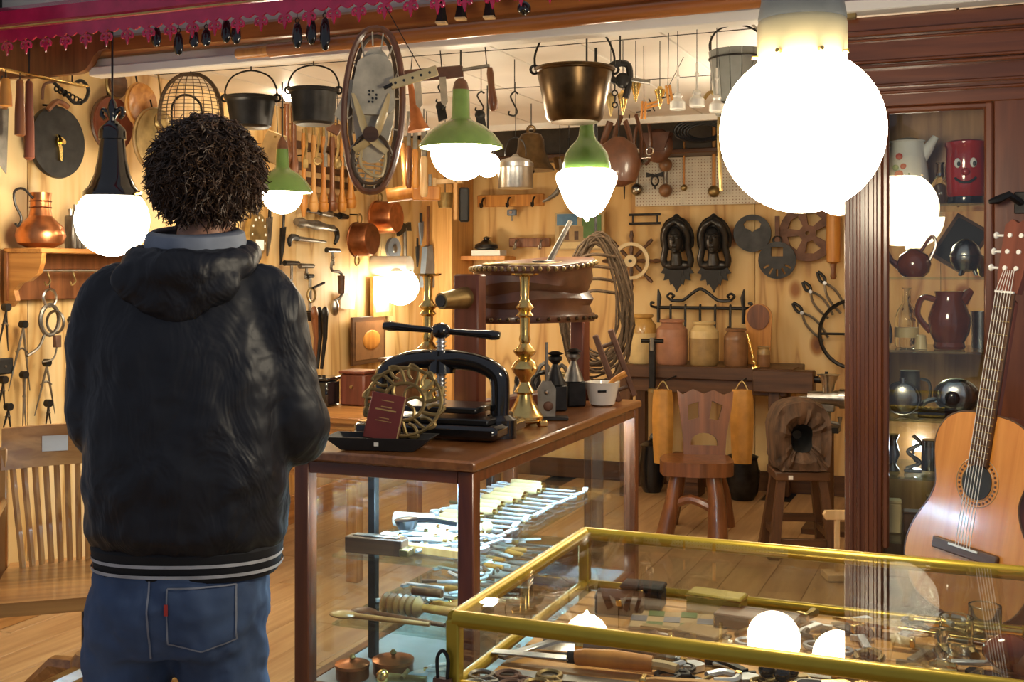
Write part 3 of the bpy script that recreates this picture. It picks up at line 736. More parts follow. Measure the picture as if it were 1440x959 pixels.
for k in range(4):
    a=k*PI/2+.7; d=Vector((math.cos(a),math.sin(a),0))
    MB().tube([d*.04+Vector((0,0,.2)),d*.16+Vector((0,0,.19)),d*.28+Vector((0,0,.10)),d*.33+Vector((0,0,.05))],[.032,.03,.026,.022],8,flat=1.2).build('foot','oak',ch)
    MB().cyl(d*.33+Vector((-.012,0,.022)),d*.33+Vector((.012,0,.022)),.022,n=12).build('castor','black_iron',ch)
mc=Matrix.Translation((c.x,c.y,0))@Euler((0,0,YAW+.33)).to_matrix().to_4x4()
cd=tag(MB().box((0,0,0),(.078,.002,.05)).build('price_card','paper',loc=mc@Vector((-.115,.243,.872)),rot=(-.12,0,YAW+.33)),'white price card stuck on the armchair top rail','card')
# ------------------------------------------------------------------ small builders
def C(a,b,r0,r1=None,n=10): return MB().cyl(a,b,r0,r1,n)
def X(c,d,ch=.002): return MB().box(c,d,ch)
def T(pts,r,n=7,k=0,flat=1.0,closed=False):
    if k and isinstance(r,(list,tuple)): r=[r[i]+(r[i+1]-r[i])*j/k for i in range(len(r)-1) for j in range(k)]+[r[-1]]
    return MB().tube(spline(pts,k) if k else pts,r,n,closed,flat)
def LA(p,n=16,sx=1,sy=1,c=(0,0,0)): return MB().lathe(p,n,c,sx=sx,sy=sy)
def PR(o,t,ax='y'): return MB().prism(o,t,ax)
def RG(c,R,r,ax='y',n=20,k=6,sx=1,sz=1): return MB().ring(c,R,r,ax,n,k,sx,sz)
def circ(r,n=24,cx=0,cz=0,sx=1,sz=1): return [(cx+r*sx*math.cos(2*PI*i/n),cz+r*sz*math.sin(2*PI*i/n)) for i in range(n)]
def rect(w,h,cx=0,cz=0): return [(cx-w/2,cz-h/2),(cx+w/2,cz-h/2),(cx+w/2,cz+h/2),(cx-w/2,cz+h/2)]
def H(out,holes,t):
    """plate with holes, facing -y"""
    bm=bmesh.new(); es=[]
    for lp in [out]+holes:
        vs=[bm.verts.new((a,-t/2,z)) for a,z in lp]
        es+=[bm.edges.new((vs[i],vs[(i+1)%len(vs)])) for i in range(len(vs))]
    bmesh.ops.triangle_fill(bm,edges=es,use_beauty=True,use_dissolve=False)
    g=bmesh.ops.extrude_face_region(bm,geom=bm.faces[:])
    bmesh.ops.translate(bm,vec=(0,t,0),verts=[e for e in g['geom'] if isinstance(e,bmesh.types.BMVert)])
    bm.verts.index_update(); r=MB().add([v.co.copy() for v in bm.verts],[[v.index for v in f.verts] for f in bm.faces]); bm.free(); return r
def it(name,label,cat,loc,rot,*parts,group=None):
    t=thing(name,label,cat,loc,rot if not isinstance(rot,(int,float)) else (0,0,rot),group)
    for p in parts:
        o=p[2].build(p[0],p[1],t)
        for q in p[3:]: q[2].build(q[0],q[1],o)
    return t
def PB(px,py,off=.03): return onY(px,py,YB-.04-off)
def PL(px,py,off=.03): return onX(px,py,XL+.02+off)
RL=PI/2
SB=.0048
# ------------------------------------------------------------------ back wall
p=PB(888,367,.04); W=thing('ship_wheel','wooden ship wheel with pale rim left of the iron heads','wheel',p)
H(circ(.128,32),[circ(.104,32)],.03).build('rim','stone_cream',W); MB().cyl((0,-.03,0),(0,.015,0),.042,n=20).build('hub','stone_cream',W); MB().cyl((0,-.035,0),(0,-.028,0),.012,n=12).build('axle_hole','ink',W)
for k in range(8):
    a=k*PI/4; d=Vector((math.cos(a),0,math.sin(a)))
    MB().tube([d*.04,d*.08,d*.1,d*.135,d*.15,d*.17,d*.19,d*.205],[.011,.015,.010,.012,.010,.016,.013,.010],8).build('spoke','walnut',W)
def head(px,lab):
    t=thing('cast_iron_bust',lab,'wall ornament',PB(px,352,.03),group='cast iron heads')
    s=1.0
    hair=MB().ball((0,.0,.095),.10,18,12,(.92,.5,1.15))
    for sd in(-1,1):
        hair.tube(spline([(0,-.055,.195),(sd*.045,-.075,.165),(sd*.078,-.05,.10),(sd*.075,-.03,.02),(sd*.092,-.015,-.06),(sd*.08,-.005,-.11)],4),.024,8)
        hair.tube(spline([(0,-.03,.215),(sd*.06,-.04,.185),(sd*.098,-.02,.11),(sd*.095,-.01,.02)],4),.018,8)
    hair.ball((0,-.03,.222),.022,10,8); remesh(hair.build('hair','head_iron',t),.006,2)
    fc=MB().ball((0,-.065,.065),.064,20,16,(.80,.80,1.38)); fc.tube([(0,-.112,.095),(0,-.122,.07),(0,-.130,.048)],[.007,.009,.012],8); fc.ball((0,-.113,.020),.010,8,6,(1.7,.6,.45)); fc.ball((0,-.104,-.008),.016,8,6,(1.1,.7,.8))
    for sd in(-1,1): fc.ball((sd*.024,-.111,.078),.008,8,6,(1.5,.6,.6)); fc.tube([(sd*.008,-.114,.094),(sd*.024,-.112,.100),(sd*.042,-.098,.092)],.006,6)
    fc.cyl((0,-.045,-.01),(0,-.03,-.10),.032,.045,14); remesh(fc.build('face','head_iron',t),.0045,1)
    cl=MB().ball((0,-.01,-.10),.085,16,8,(1.15,.45,.45))
    for sd in(-1,1): cl.ball((sd*.085,-.005,-.085),.028,8,6,(1,.6,.8))
    remesh(cl.build('shoulders','head_iron',t),.007,3)
    for k,(a,L) in enumerate(((-160,.12),(-20,.12),(-135,.13),(-45,.13),(-110,.13),(-70,.13),(-90,.17))):
        d=Vector((math.cos(math.radians(a)),0,math.sin(math.radians(a)))); n=Vector((-d.z,0,d.x)); o=Vector((0,-.01-.002*k,-.11))
        lf=MB(); out=[(0,-.02),(.35,-.035),(.5,-.022),(.65,-.034),(.8,-.016),(1,0),(.8,.016),(.65,.034),(.5,.022),(.35,.035),(0,.02)]
        vs=[]
        for e in(-.008,.008): vs+=[o+d*(q*L)+n*w_+Vector((0,e,0)) for q,w_ in out]
        m_=len(out); lf.add(vs,[list(range(m_))[::-1],list(range(m_,2*m_))]+[(i,(i+1)%m_,m_+(i+1)%m_,m_+i) for i in range(m_)]); lf.build('acanthus_leaf','black_matt',t)
    return t
head(953,'black cast iron head ornament beside the ship wheel'); head(1005,'black cast iron head ornament next to the slotted disc')
it('iron_bar_frame','small double iron bar frame above the ship wheel','rack',PB(907,308),0,('bar','black_iron',C((-.11,0,.03),(.11,0,.03),.009)),('bar','black_iron',C((-.11,0,-.03),(.11,0,-.03),.009)),('upright','iron',C((-.085,0,.035),(-.085,0,-.035),.006)),('upright','iron',C((.085,0,.035),(.085,0,-.035),.006)))
heart=[(-.05,.035),(-.058,.06),(-.04,.082),(-.0,.086),(.04,.082),(.058,.06),(.05,.035),(.02,.022),(0,.005),(-.02,.022)]
it('iron_disc','round dark iron disc with heart-like opening right of the heads','disc',PB(1058,328),0,('plate','iron',H(circ(.122,36),[heart],.02)))
hl=[rect(.075,.06,0,.055)]+[[(.08*math.cos(math.radians(a))+.022*math.cos(math.radians(a))*q+.007*math.sin(math.radians(a))*w_,.08*math.sin(math.radians(a))+.022*math.sin(math.radians(a))*q-.007*math.cos(math.radians(a))*w_) for q,w_ in((-1,-1),(1,-1),(1,1),(-1,1))] for a in(-150,-120,-90,-60,-30)]
it('stove_lid','dark iron draught plate with slots hung by a strap','disc',PB(1093,366,.06),0,('plate','iron',H(circ(.12,36),hl,.02)),('strap','rust',X((0,0,.20),(.03,.01,.17))),('ring','iron',RG((0,0,.13),.025,.007)))
hl=[]
for k in range(5):
    a0=math.radians(72*k+70); hl.append([(r*math.cos(a0+s_),r*math.sin(a0+s_)) for r,s_ in((.055,-.32),(.09,-.38),(.128,-.42),(.135,0),(.128,.42),(.09,.38),(.055,.32))])
it('rusty_wheel','large rusty cast wheel with rounded openings beside the post','wheel',PB(1136,328,.03),0,('rim','rust',H(circ(.18,40),hl+[circ(.014,10)],.03)))
it('wooden_roller','upright turned wooden roller hanging by the cabinet post','roller',PB(1172,335,.10),0,('barrel','orange_wood',LA([(.02,-.16),(.042,-.15),(.045,0),(.042,.15),(.02,.16)])),('handle','stool_wood',LA([(.012,-.26),(.02,-.24),(.016,-.2),(.02,-.16)],10)),('cord','ink',C((0,0,.16),(0,.09,.3),.003)))
def pliers(px,py,rot,L,lab):
    t=thing('pliers',lab,'pliers',PB(px,py,.02),(0,rot,0),'pliers on the back wall')
    for s in(-1,1):
        T([(0,s*.003,0),(s*.028,s*.003,-L*.2),(s*.032,s*.003,-L*.45),(s*.018,s*.003,-L*.72)],.0085,7,4).build('handle','dull_steel',t)
        T([(0,s*.003,0),(-s*.016,s*.003,L*.08),(-s*.013,s*.003,L*.18),(-s*.003,s*.003,L*.28)],.010,7,4).build('jaw','iron',t)
    C((0,-.014,0),(0,.014,0),.012).build('rivet','steel',t)
pliers(1128,440,math.radians(-42),.31,'grey pliers on the back wall, leftmost and lowest of three'); pliers(1140,410,math.radians(-38),.28,'grey pliers on the back wall, middle of three'); pliers(1160,398,math.radians(-32),.30,'grey pliers on the back wall, uppermost near the post')
it('iron_hoop','large thin iron hoop half hidden behind the cabinet post','hoop',PB(1202,470,.05),0,('rim','iron',RG((0,0,0),.215,.012,n=40)),('spoke','iron',C((-.21,0,0),(.21,0,0),.008)),('spoke','iron',C((0,0,-.21),(0,0,.21),.008)))
# wrought iron coat rack
t=thing('iron_coat_rack','wrought iron coat rack with arched top above the stoneware jars','coat rack',PB(985,433,.05))
C((-.30,0,0),(.30,0,0),.012).build('bar','iron',t)
T([(-.20,0,.05),(-.12,0,.05),(-.05,0,.10),(0,0,.125),(.05,0,.10),(.12,0,.05),(.20,0,.05)],.011,7,5).build('arch','iron',t)
for s in(-1,1):
    T([(s*.285,0,-.10),(s*.285,0,0),(s*.28,0,.07),(s*.288,0,.125)],[.013,.012,.016,.004],8).build('finial','iron',t)
    T([(s*.20,0,.05),(s*.225,0,.075),(s*.205,0,.095),(s*.18,0,.08),(s*.195,0,.065)],.009,6,4).build('scroll','iron',t)
    T([(s*.30,0,0),(s*.335,0,.01),(s*.335,0,.035),(s*.315,0,.03)],.009,6,4).build('scroll','iron',t)
for k in range(5):
    x=-.20+k*.1; T([(x,0,.02),(x,-.01,0),(x,-.015,-.12),(x,-.05,-.15),(x,-.07,-.12)],.008,6,4).build('hook','iron',t)
# ------------------------------------------------------------------ workbench below
BY=6.98; BZ=.845
def on_bench(px,y=7.12): 
    q=onY(px,500,y); return Vector((q.x,y,BZ))
x0,x1=onY(872,500,7.1).x,onY(1120,500,7.1).x
wbn=thing('workbench','dark wooden workbench carrying the jars along the back wall','workbench',((x0+x1)/2,7.22,0))
MB().box((0,0,BZ-.04),(x1-x0,.48,.08),.005).build('top','walnut',wbn); MB().box((0,-.19,BZ-.12),(x1-x0-.1,.03,.10),.004).build('apron','walnut',wbn)
for x in(-(x1-x0)/2+.06,(x1-x0)/2-.12):
    for y in(-.18,.18): MB().box((x,y,(BZ-.08)/2),(.07,.07,BZ-.08),.004).build('leg','walnut_z',wbn)
q=onY(1100,525,6.95); MB().box((q.x-wbn.location.x,-.20,BZ-.075),(.36,.12,.135),.006).build('vise_jaw','walnut',wbn)
C((q.x-wbn.location.x+.18,-.2,BZ-.06),(q.x-wbn.location.x+.27,-.2,BZ-.06),.022,n=14).build('vise_screw','iron',wbn); C((q.x-wbn.location.x+.25,-.2,BZ-.01),(q.x-wbn.location.x+.25,-.2,BZ-.36),.010).build('vise_handle','iron',wbn)
def jar(px,w,h,body,top,lab,split=.62,neck=.72):
    c=on_bench(px); r=w/2; t=thing('stoneware_jar',lab,'jar',c,group='stoneware jars on the workbench')
    LA([(r*.9,0),(r*.98,.01),(r,h*.2),(r,h*split)],24).build('body',body,t)
    LA([(r*1.002,h*split),(r*.98,h*.78),(r*neck,h*.87),(r*neck*.9,h*.92)],24).build('shoulder',top,t)
    LA([(r*neck*.88,h*.91),(r*neck*1.08,h*.94),(r*neck*1.1,h*.985),(r*neck,h),(r*neck*.8,h*.99),(r*neck*.75,h*.9)],24).build('rim',top,t)
jar(903,.185,.315,'stone_cream','stone_amber','cream stoneware jar with amber shoulder, tallest at the left end'); jar(945,.20,.285,'stone_pink','stone_pink','pinkish salt-glazed stoneware jar, second from the left'); jar(990,.185,.275,'stone_olive','stone_cream','olive-brown stoneware jar with paler upper half'); jar(1035,.15,.235,'stone_brown','stone_brown','slim brown stoneware jar, fourth in the row',.7,.8); jar(1074,.08,.125,'stone_brown','stone_olive','smallest brown jar at the right end of the row',.6,.85)
c=on_bench(1063,7.0); it('brass_candle_stem','slender turned brass stem leaning beside the smallest jar','candlestick',c,(0,math.radians(-14),0),('stem','brass',LA([(.03,0),(.026,.012),(.010,.02),(.012,.04),(.007,.05),(.013,.07),(.007,.085),(.013,.11),(.007,.13),(.012,.16),(.006,.18),(.010,.2),(.005,.215)],12)))
c=on_bench(1067,7.30); it('wooden_paddle','orange wooden paddle with rounded head standing behind the smallest jar','paddle',c,0,('blade','orange_wood',PR([(-.07,0),(.07,0),(.078,.2)]+[(.085*math.cos(a),.30+.085*math.sin(a)) for a in[PI*i/10 for i in range(11)]]+[(-.078,.2)],.02)),('disc','stool_wood',PR([(.07*math.cos(2*PI*i/20),.30+.08*math.sin(2*PI*i/20)) for i in range(20)],.05)))
c=onY(918,480,6.94); it('bench_clamp','iron screw clamp gripping the front edge of the workbench','clamp',Vector((c.x,6.93,.70)),0,('frame','iron',X((0,0,.14),(.04,.025,.30),.004)),('handle','iron',C((-.07,0,.30),(.07,0,.30),.014)),('screw','dull_steel',C((0,0,.24),(0,0,.32),.018)),('foot','dull_brass',LA([(.03,0),(.03,.02),(.012,.03)],12,c=(0,0,-.02))))
c=P(1165,560,6.3); gr=thing('meat_grinder','steel hand grinder with crank by the cabinet post','grinder',c)
for nm,mt,mb in(('barrel','steel',C((-.11,0,0),(.06,0,0),.035,.045,16)),('hopper','steel',LA([(.03,.03),(.035,.08),(.06,.13),(.065,.13)],16)),('crank','dull_steel',T([(-.11,0,0),(-.16,-.02,0),(-.16,-.04,-.10),(-.16,-.09,-.10)],.010,7)),('clamp','dull_steel',T([(0,0,-.03),(0,0,-.13),(.06,0,-.14),(.06,0,-.10)],.014,7)),('nut','steel',C((.06,0,0),(.09,0,0),.055,.055,16)),('body','dull_steel',X((0,0,-.05),(.07,.05,.05),.006)),('knob','pale_wood',C((-.16,-.09,-.10),(-.16,-.15,-.10),.014,.018))): mb.build(nm,mt,gr)
X((0,0,-.17),(.12,.12,.03)).build('foot','iron',gr); C((0,0,-.18),(0,0,-c.z),.03).build('post','walnut_z',gr); X((0,0,.015-c.z),(.26,.26,.03)).build('base','walnut',gr)
# amber leather rolls hanging from the bench
for px,w,lab in((932,.125,'amber leather gaiter hanging under the bench, left of the carved chair'),(1043,.135,'amber leather gaiter hanging under the bench, right of the carved chair')):
    c=P(px,548,6.84); t=thing('leather_gaiter',lab,'gaiter',c,group='amber leather gaiters'); b=MB(); vs=[];n=28
    prof=[(.85,0),(.98,-.06),(1.02,-.18),(.95,-.32),(.82,-.44)]
    for r,z in prof:
        for i in range(n):
            a=2*PI*i/n; q=w/2*r*(1+.05*math.cos(7*a)); vs.append((q*math.cos(a),.7*q*math.sin(a),z))
    b.add(vs,[(k*n+i,k*n+(i+1)%n,(k+1)*n+(i+1)%n,(k+1)*n+i) for k in range(len(prof)-1) for i in range(n)]+[list(range(n)),list(range(4*n,5*n))]); b.build('wrap','amber_roll',t)
    T([(-.04,0,-.01),(0,.01,.05),(.04,0,-.01)],.005,6,4).build('string','dull_brass',t); C((0,.01,.05),(0,6.985-c.y,.055),.005).build('hook','iron',t)
# carved face chair
c=P(985,745,6.3); fc=thing('carved_chair','rustic carved wooden chair with two eye holes and mouth in its back','chair',(c.x,c.y,0),YAW-.1)
sx=.0039
MB().prism([(p.x,p.y) for p in spline([(-.19,-.16,0),(0,-.2,0),(.17,-.16,0),(.19,0,0),(.14,.16,0),(-.12,.17,0),(-.2,.02,0),(-.19,-.16,0)],4)[:-1]],.075,'z').build('seat','stool_wood',fc,(-.02,0,.365))
bk=[(-.115,.0),(.115,.0),(.125,.12),(.16,.30),(.165,.365),(.11,.345),(.055,.372),(0,.35),(-.06,.375),(-.12,.345),(-.15,.37),(-.14,.28),(-.12,.12)]
arch_=[(-.075,.06)]+[(.075*math.cos(a),.075+.055*math.sin(a)) for a in[PI-PI*i/8 for i in range(9)]]+[(.075,.06)]
H(bk,[[(-.09,.20),(-.03,.215),(-.03,.305),(-.09,.285)],[(.03,.21),(.08,.20),(.105,.285),(.045,.31)],arch_],.055).build('backrest','stool_wood',fc,(.03,.15,.39),(math.radians(-8),0,0))
for x,y,x2,y2,r in((-.13,-.09,-.20,-.13,.045),(.06,-.12,.08,-.19,.052),(.10,.10,.16,.13,.04),(-.10,.11,-.16,.16,.04)):
    MB().tube([(x,y,.34),((x+x2)/2+.008,(y+y2)/2,.18),(x2,y2,.0)],[r*.8,r*.95,r*1.1],10).build('leg','stool_wood',fc)
T([(-.16,-.11,.16),(-.06,-.13,.20),(.06,-.15,.15)],.026,8,4).build('stretcher','stool_wood',fc)
# burr log on a tall stool
c=P(1122,775,5.8); st=thing('tall_stool','dark four-legged wooden stool carrying the hollow log','stool',(c.x,c.y,0),YAW-.05)
MB().box((0,0,.41),(.27,.25,.045),.006).build('seat','walnut',st)
for a in(-1,1):
    for b_ in(-1,1): MB().tube([(a*.10,b_*.09,.40),(a*.15,b_*.14,0)],[.028,.036],4,flat=1.0).build('leg','walnut_z',st)
    MB().box((a*.13,0,.12),(.03,.24,.035),.003).build('stretcher','walnut',st)
MB().box((0,-.12,.08),(.26,.03,.04),.003).build('stretcher','walnut',st); MB().box((0,.11,.16),(.22,.03,.04),.003).build('stretcher','walnut',st)
b=MB(); vs=[];n=40;prof=[(.36,-.10),(.6,-.135),(.8,-.125),(.95,-.13),(1.02,0),(.95,.13)]
rr=random.Random(5); ang=[1+.03*math.sin(3*i*2*PI/n)+.025*rr.uniform(-1,1) for i in range(n)]
for q,y in prof:
    for i in range(n):
        a=2*PI*i/n; r=q*ang[i]; sa_,ca_=math.sin(a),math.cos(a); e_=.8 if sa_>0 else .42; vs.append((.145*r*math.copysign(abs(ca_)**e_,ca_),y+.014*rr.uniform(-1,1),.165+max(-.163,.195*r*math.copysign(abs(sa_)**e_,sa_))))
b.add(vs,[(k*n+i,k*n+(i+1)%n,(k+1)*n+(i+1)%n,(k+1)*n+i) for k in range(5) for i in range(n)]+[list(range(5*n,6*n))])
lg=thing('hollow_log','gnarled hollow log end resting on the tall stool','log',(c.x,c.y,.435),YAW-.05); b.build('shell','bark',lg)
b=MB(); vs=[]
for q,y in((.40,-.10),(.3,-.05),(.12,.02)):
    for i in range(n): a=2*PI*i/n; r=q*ang[i]; vs.append((.19*r*math.cos(a),y,.165+.185*r*math.sin(a)))
b.add(vs,[(k*n+i,k*n+(i+1)%n,(k+1)*n+(i+1)%n,(k+1)*n+i) for k in range(2) for i in range(n)]+[list(range(2*n,3*n))]); b.build('hollow','ink',lg)
MB().box((0,0,0),(.022,.002,.02)).build('price_tag','paper',st,(-.06,-.128,.405))
c=P(1177,775,5.3); it('wooden_peg_stand','small pale wooden T-shaped stand by the foot of the post','stand',(c.x,c.y,0),YAW,('top','pale_wood',PR([(-.055,-.02),(.055,-.02),(.065,0),(.055,.02),(-.055,.02),(-.065,0)],.03)),('post','pale_wood',X((0,0,-.13),(.022,.022,.26))),('base','pale_wood',X((0,0,-.28),(.12,.12,.03))))
for o in bpy.data.objects['wooden_peg_stand'].children: o.location.z=.30
# ------------------------------------------------------------------ racks, pictures and pegboard on the back wall
def hook(b,x,z): return T([(x,0,z+.02),(x,-.03,z+.015),(x,-.05,z-.01),(x,-.045,z-.04),(x,-.075,z-.045),(x,-.08,z-.02)],.007,6,3)
t=it('hook_rail','long brown hook rail high on the back wall','hook rail',PB(718,282,.02),0,('board','orange_wood',X((0,0,0),(.51,.025,.085),.004)))
for x in(-.2,0,.19): hook(0,x,0).build('hook','iron',t)
t=it('hook_rail','short red-brown hook rail with two hooks above the bellows','hook rail',PB(745,341,.02),0,('board','stool_wood',X((0,0,0),(.31,.025,.065),.004)))
for x in(-.09,.10): hook(0,x,0).build('hook','steel',t)
it('light_switch','small blue-grey switch box under the long hook rail','switch',PB(720,299,.02),0,('box','blue_grey',X((0,0,0),(.07,.03,.045),.006)),('button','bright_steel',C((0,-.015,0),(0,-.028,0),.012)),('cable','grey_paint',C((0,0,-.02),(0,0,-.06),.005)))
t=it('picture','small coloured village print on the wall behind the rope coil','picture',PB(815,325,.02),(0,0,0),('board','page',X((0,0,0),(.36,.012,.26),.002)))
for nm,mt,c_,d_ in(('sky_print','blue_print',(-.09,-.0075,.08),(.15,.002,.08)),('house_print','stone_olive',(-.06,-.0078,-.02),(.18,.002,.11)),('tree_print','green_print',(.09,-.0075,.03),(.14,.002,.16)),('ground_print','stone_cream',(0,-.0076,-.095),(.33,.002,.05)),('door_print','walnut',(-.09,-.009,-.03),(.03,.002,.06)),('door_print','walnut',(-.02,-.009,-.03),(.03,.002,.06))): X(c_,d_,0).build(nm,mt,t)
pg=it('pegboard','pale pegboard panel with hanging clubs, right of the bell lamp','pegboard',PB(998,252,.01),0,('panel','mesh_cream',X((0,0,0),(1.02,.012,.34),.002)),('top_strip','pale_wood',X((0,0,.175),(1.04,.02,.02))))
b=MB()
for i in range(48):
    for j in range(16): b.box((-.495+i*.021,-.0065,-.16+j*.021),(.006,.001,.006),0)
q=b.build('peg_holes','stone_brown',pg); q['kind']='stuff'
def club(px,py,L,r,lab,mt='stone_brown',ends=2):
    t=thing('dumbbell' if ends==2 else 'wooden_mallet',lab,'dumbbell' if ends==2 else 'mallet',PB(px,py,.07),group='clubs on the pegboard' if ends==2 else None)
    C((0,0,-L/2),(0,0,L/2),r*.3).build('bar','dull_steel' if ends==2 else 'orange_wood',t)
    for s in((-1,1) if ends==2 else (-1,)): MB().ball((0,0,s*L/2),r,14,10).build('ball',mt,t)
    C((0,0,L*.3),(0,.053,L*.3),.005).build('peg','steel',t)
club(896,248,.18,.042,'small brown dumbbell on the pegboard, leftmost','pewter'); club(936,250,.17,.046,'brown dumbbell on the pegboard beside the wooden mallet','stone_brown'); club(962,228,.34,.022,'thin wooden mallet hanging in the middle of the pegboard','dull_brass',1); club(1004,222,.44,.040,'long olive club hanging at the right side of the pegboard','dull_brass',1)
t=it('hand_axe','blue-headed hand axe hanging left of the pegboard','axe',PB(878,245,.05),0,('handle','orange_wood',C((0,0,-.03),(0,0,.22),.016)),('head','blue_grey',PR([(-.07,-.05),(.05,-.05),(.07,-.02),(.05,.01),(-.06,.0),(-.09,-.02)],.03)),('spike','iron',C((0,0,-.05),(0,0,-.17),.008,.003)))
it('bow_tie_clip','dark bow-shaped iron clip with ring on the pegboard','clip',PB(921,247,.07),0,('bow','iron',PR([(-.06,.025),(0,.008),(.06,.025),(.06,-.01),(0,-.002),(-.06,-.01)],.012)),('ring','iron',RG((0,0,-.035),.025,.006,sz=1.3)),('tail','iron',C((0,0,-.065),(0,0,-.09),.005)))
for px,py,k in((885,200,0),(905,195,1),(925,205,2),(870,210,3)):
    lab=['brown leather harness strap hung high left of the pegboard','bright bridle bit hanging on straps above the pegboard','brown leather pouch hung above the pegboard','dark leather collar hung beside the bell lamp'][k]
    c=P(px,py,[6.75,6.95,7.2,6.55][k]); t=thing(['leather_strap','bridle','leather_pouch','leather_collar'][k],lab,['strap','bridle','pouch','collar'][k],c)
    if k==2: MB().ball((0,0,0),.11,12,9,(.9,.4,1)).build('bag','leather',t); PR([(-.09,.08),(.09,.08),(.05,-.04),(-.05,-.04)],.1).build('flap','leather',t)
    elif k==1:
        for s in(-1,1): T([(s*.02,0,.16),(s*.05,-.02,0),(s*.04,0,-.12),(s*.01,0,-.16)],.012,6,4,flat=.4).build('strap','leather',t); RG((s*.045,-.02,-.08),.022,.005).build('ring','bright_steel',t)
        C((-.05,-.02,-.12),(.05,-.02,-.12),.007).build('bit','bright_steel',t)
    else:
        T([(-.05,0,.16),(-.09,-.02,0),(-.04,0,-.16),(.05,0,-.14),(.08,-.02,.02),(.04,0,.16)],.022 if k==3 else .016,7,5,flat=.5).build('loop','leather',t); X((0,-.02,-.15),(.04,.012,.035)).build('buckle','dull_brass',t)
    C((0,0,.14),(0,0,2.60-c.z),.004).build('hanger','iron',t)
c=P(985,183,6.9); t=thing('cable_coil','dark coil of wire stored under the recess above the pegboard','wire coil',c)
for k in range(5): RG((0,.02*k,0),.16-.015*k,.008,n=28,sz=.45).build('loop','iron',t)
C((0,.04,.05),(0,.04,2.6-c.z),.004).build('hanger','iron',t)
t=it('kettle','squat black kettle on a white block behind the bellows','kettle',PB(684,352,.12),0,('body','black_iron',LA([(.05,0),(.085,.015),(.08,.04),(.04,.06),(.02,.075),(.025,.09),(.005,.1)],16)),('block','paper',X((.02,0,-.02),(.22,.12,.04))),('shelf','orange_wood',X((0,.03,-.055),(.34,.2,.03))))

# dark things under the bench
for i,(px,py,y,w_,h_,nm,lab,mt) in enumerate(((917,640,7.22,.17,.34,'iron_stove','dark iron stove under the left end of the workbench','black_iron'),(965,620,7.2,.20,.26,'wooden_crate','dark wooden crate under the workbench behind the carved chair','walnut'),(1044,640,7.2,.22,.30,'iron_pot_stack','black iron cauldron under the workbench right of the carved chair','iron'))):
    q=onY(px,py,y); t=thing(nm,lab,['stove','crate','cauldron'][i],(q.x,y,0))
    if i==1:
        X((0,0,h_/2),(w_,.2,h_),.004).build('body',mt,t)
        for z in(.05,.13,.21): X((0,-.105,z),(w_*1.02,.012,.06),.002).build('slat',mt,t)
    else:
        LA([(w_*.32,0),(w_*.45,.05),(w_*.5,h_*.5),(w_*.42,h_*.85),(w_*.46,h_*.9),(w_*.3,h_*.95),(.01,h_)],20).build('body',mt,t); LA([(.01,h_),(.02,h_+.01),(.008,h_+.04)],10).build('lid_knob',mt,t); C((-w_*.5,0,h_*.6),(w_*.5,0,h_*.6),.012).build('handle_bar',mt,t)
# ------------------------------------------------------------------ left wall: shelf with rail
q0=onX(4,350,XL+.02); q1=onX(215,350,XL+.02); SL=q1.y-q0.y; SZ=1.523
sh=thing('wall_shelf','carved wooden wall shelf with hook rail behind the black-necked lamp','shelf',(XL+.02,q0.y,SZ),RL)
X((SL/2,-.10,-.010),(SL,.20,.02),.004).build('board','oak',sh); X((SL/2,-.012,-.11),(SL,.02,.20),.003).build('back_board','stool_wood',sh)
for x in(.02,SL-.02):
    o=[(-.195,-.02),(0,-.02),(0,-.235),(-.03,-.235),(-.06,-.21),(-.05,-.17),(-.08,-.14),(-.13,-.13),(-.175,-.10),(-.19,-.06)]
    PR(o,.024,'x').build('bracket','oak_y',sh,(x,0,0))
C((.02,-.10,-.09),(SL-.02,-.10,-.09),.007).build('rail','steel',sh)
for x in(.13,.27,.40): T([(x,-.10,-.085),(x,-.11,-.11),(x+.01,-.11,-.135),(x-.012,-.11,-.15),(x-.02,-.11,-.135)],.004,6,4).build('hook','dull_brass',sh)
c=onX(57,346,XL+.13); c.z=SZ; it('copper_jug','round-bodied copper jug with tall neck and long dark handle on the wall shelf','jug',c,RL,('body','copper',LA([(.05,0),(.088,.02),(.098,.05),(.090,.085),(.058,.115),(.045,.13)],26)),('neck','copper',LA([(.045,.13),(.040,.16),(.040,.205),(.043,.225),(.036,.224)],22)),('rib','dark_copper',RG((0,0,.165),.0415,.003,'z')),('rib','dark_copper',RG((0,0,.19),.0415,.003,'z')),('handle','iron',T([(-.04,0,.20),(-.09,0,.235),(-.135,0,.22),(-.13,0,.17),(-.10,0,.12),(-.115,0,.085),(-.13,0,.095)],.005,7,4)))
for i,(px,h) in enumerate(((99,.17),(106,.19),(113,.16))):
    c=onX(px,346,XL+.10); c.z=SZ; it('metal_flask',['slim grey metal flask on the shelf, next to the copper jug','tallest slim grey metal flask on the shelf','slim grey metal flask on the shelf, next to the lamp globe'][i],'flask',c,RL,('body','dull_steel',X((0,0,h*.42),(.026,.05,h*.84),.006)),('cap','steel',C((0,0,h*.84),(0,0,h),.010)),group='grey flasks on the shelf')
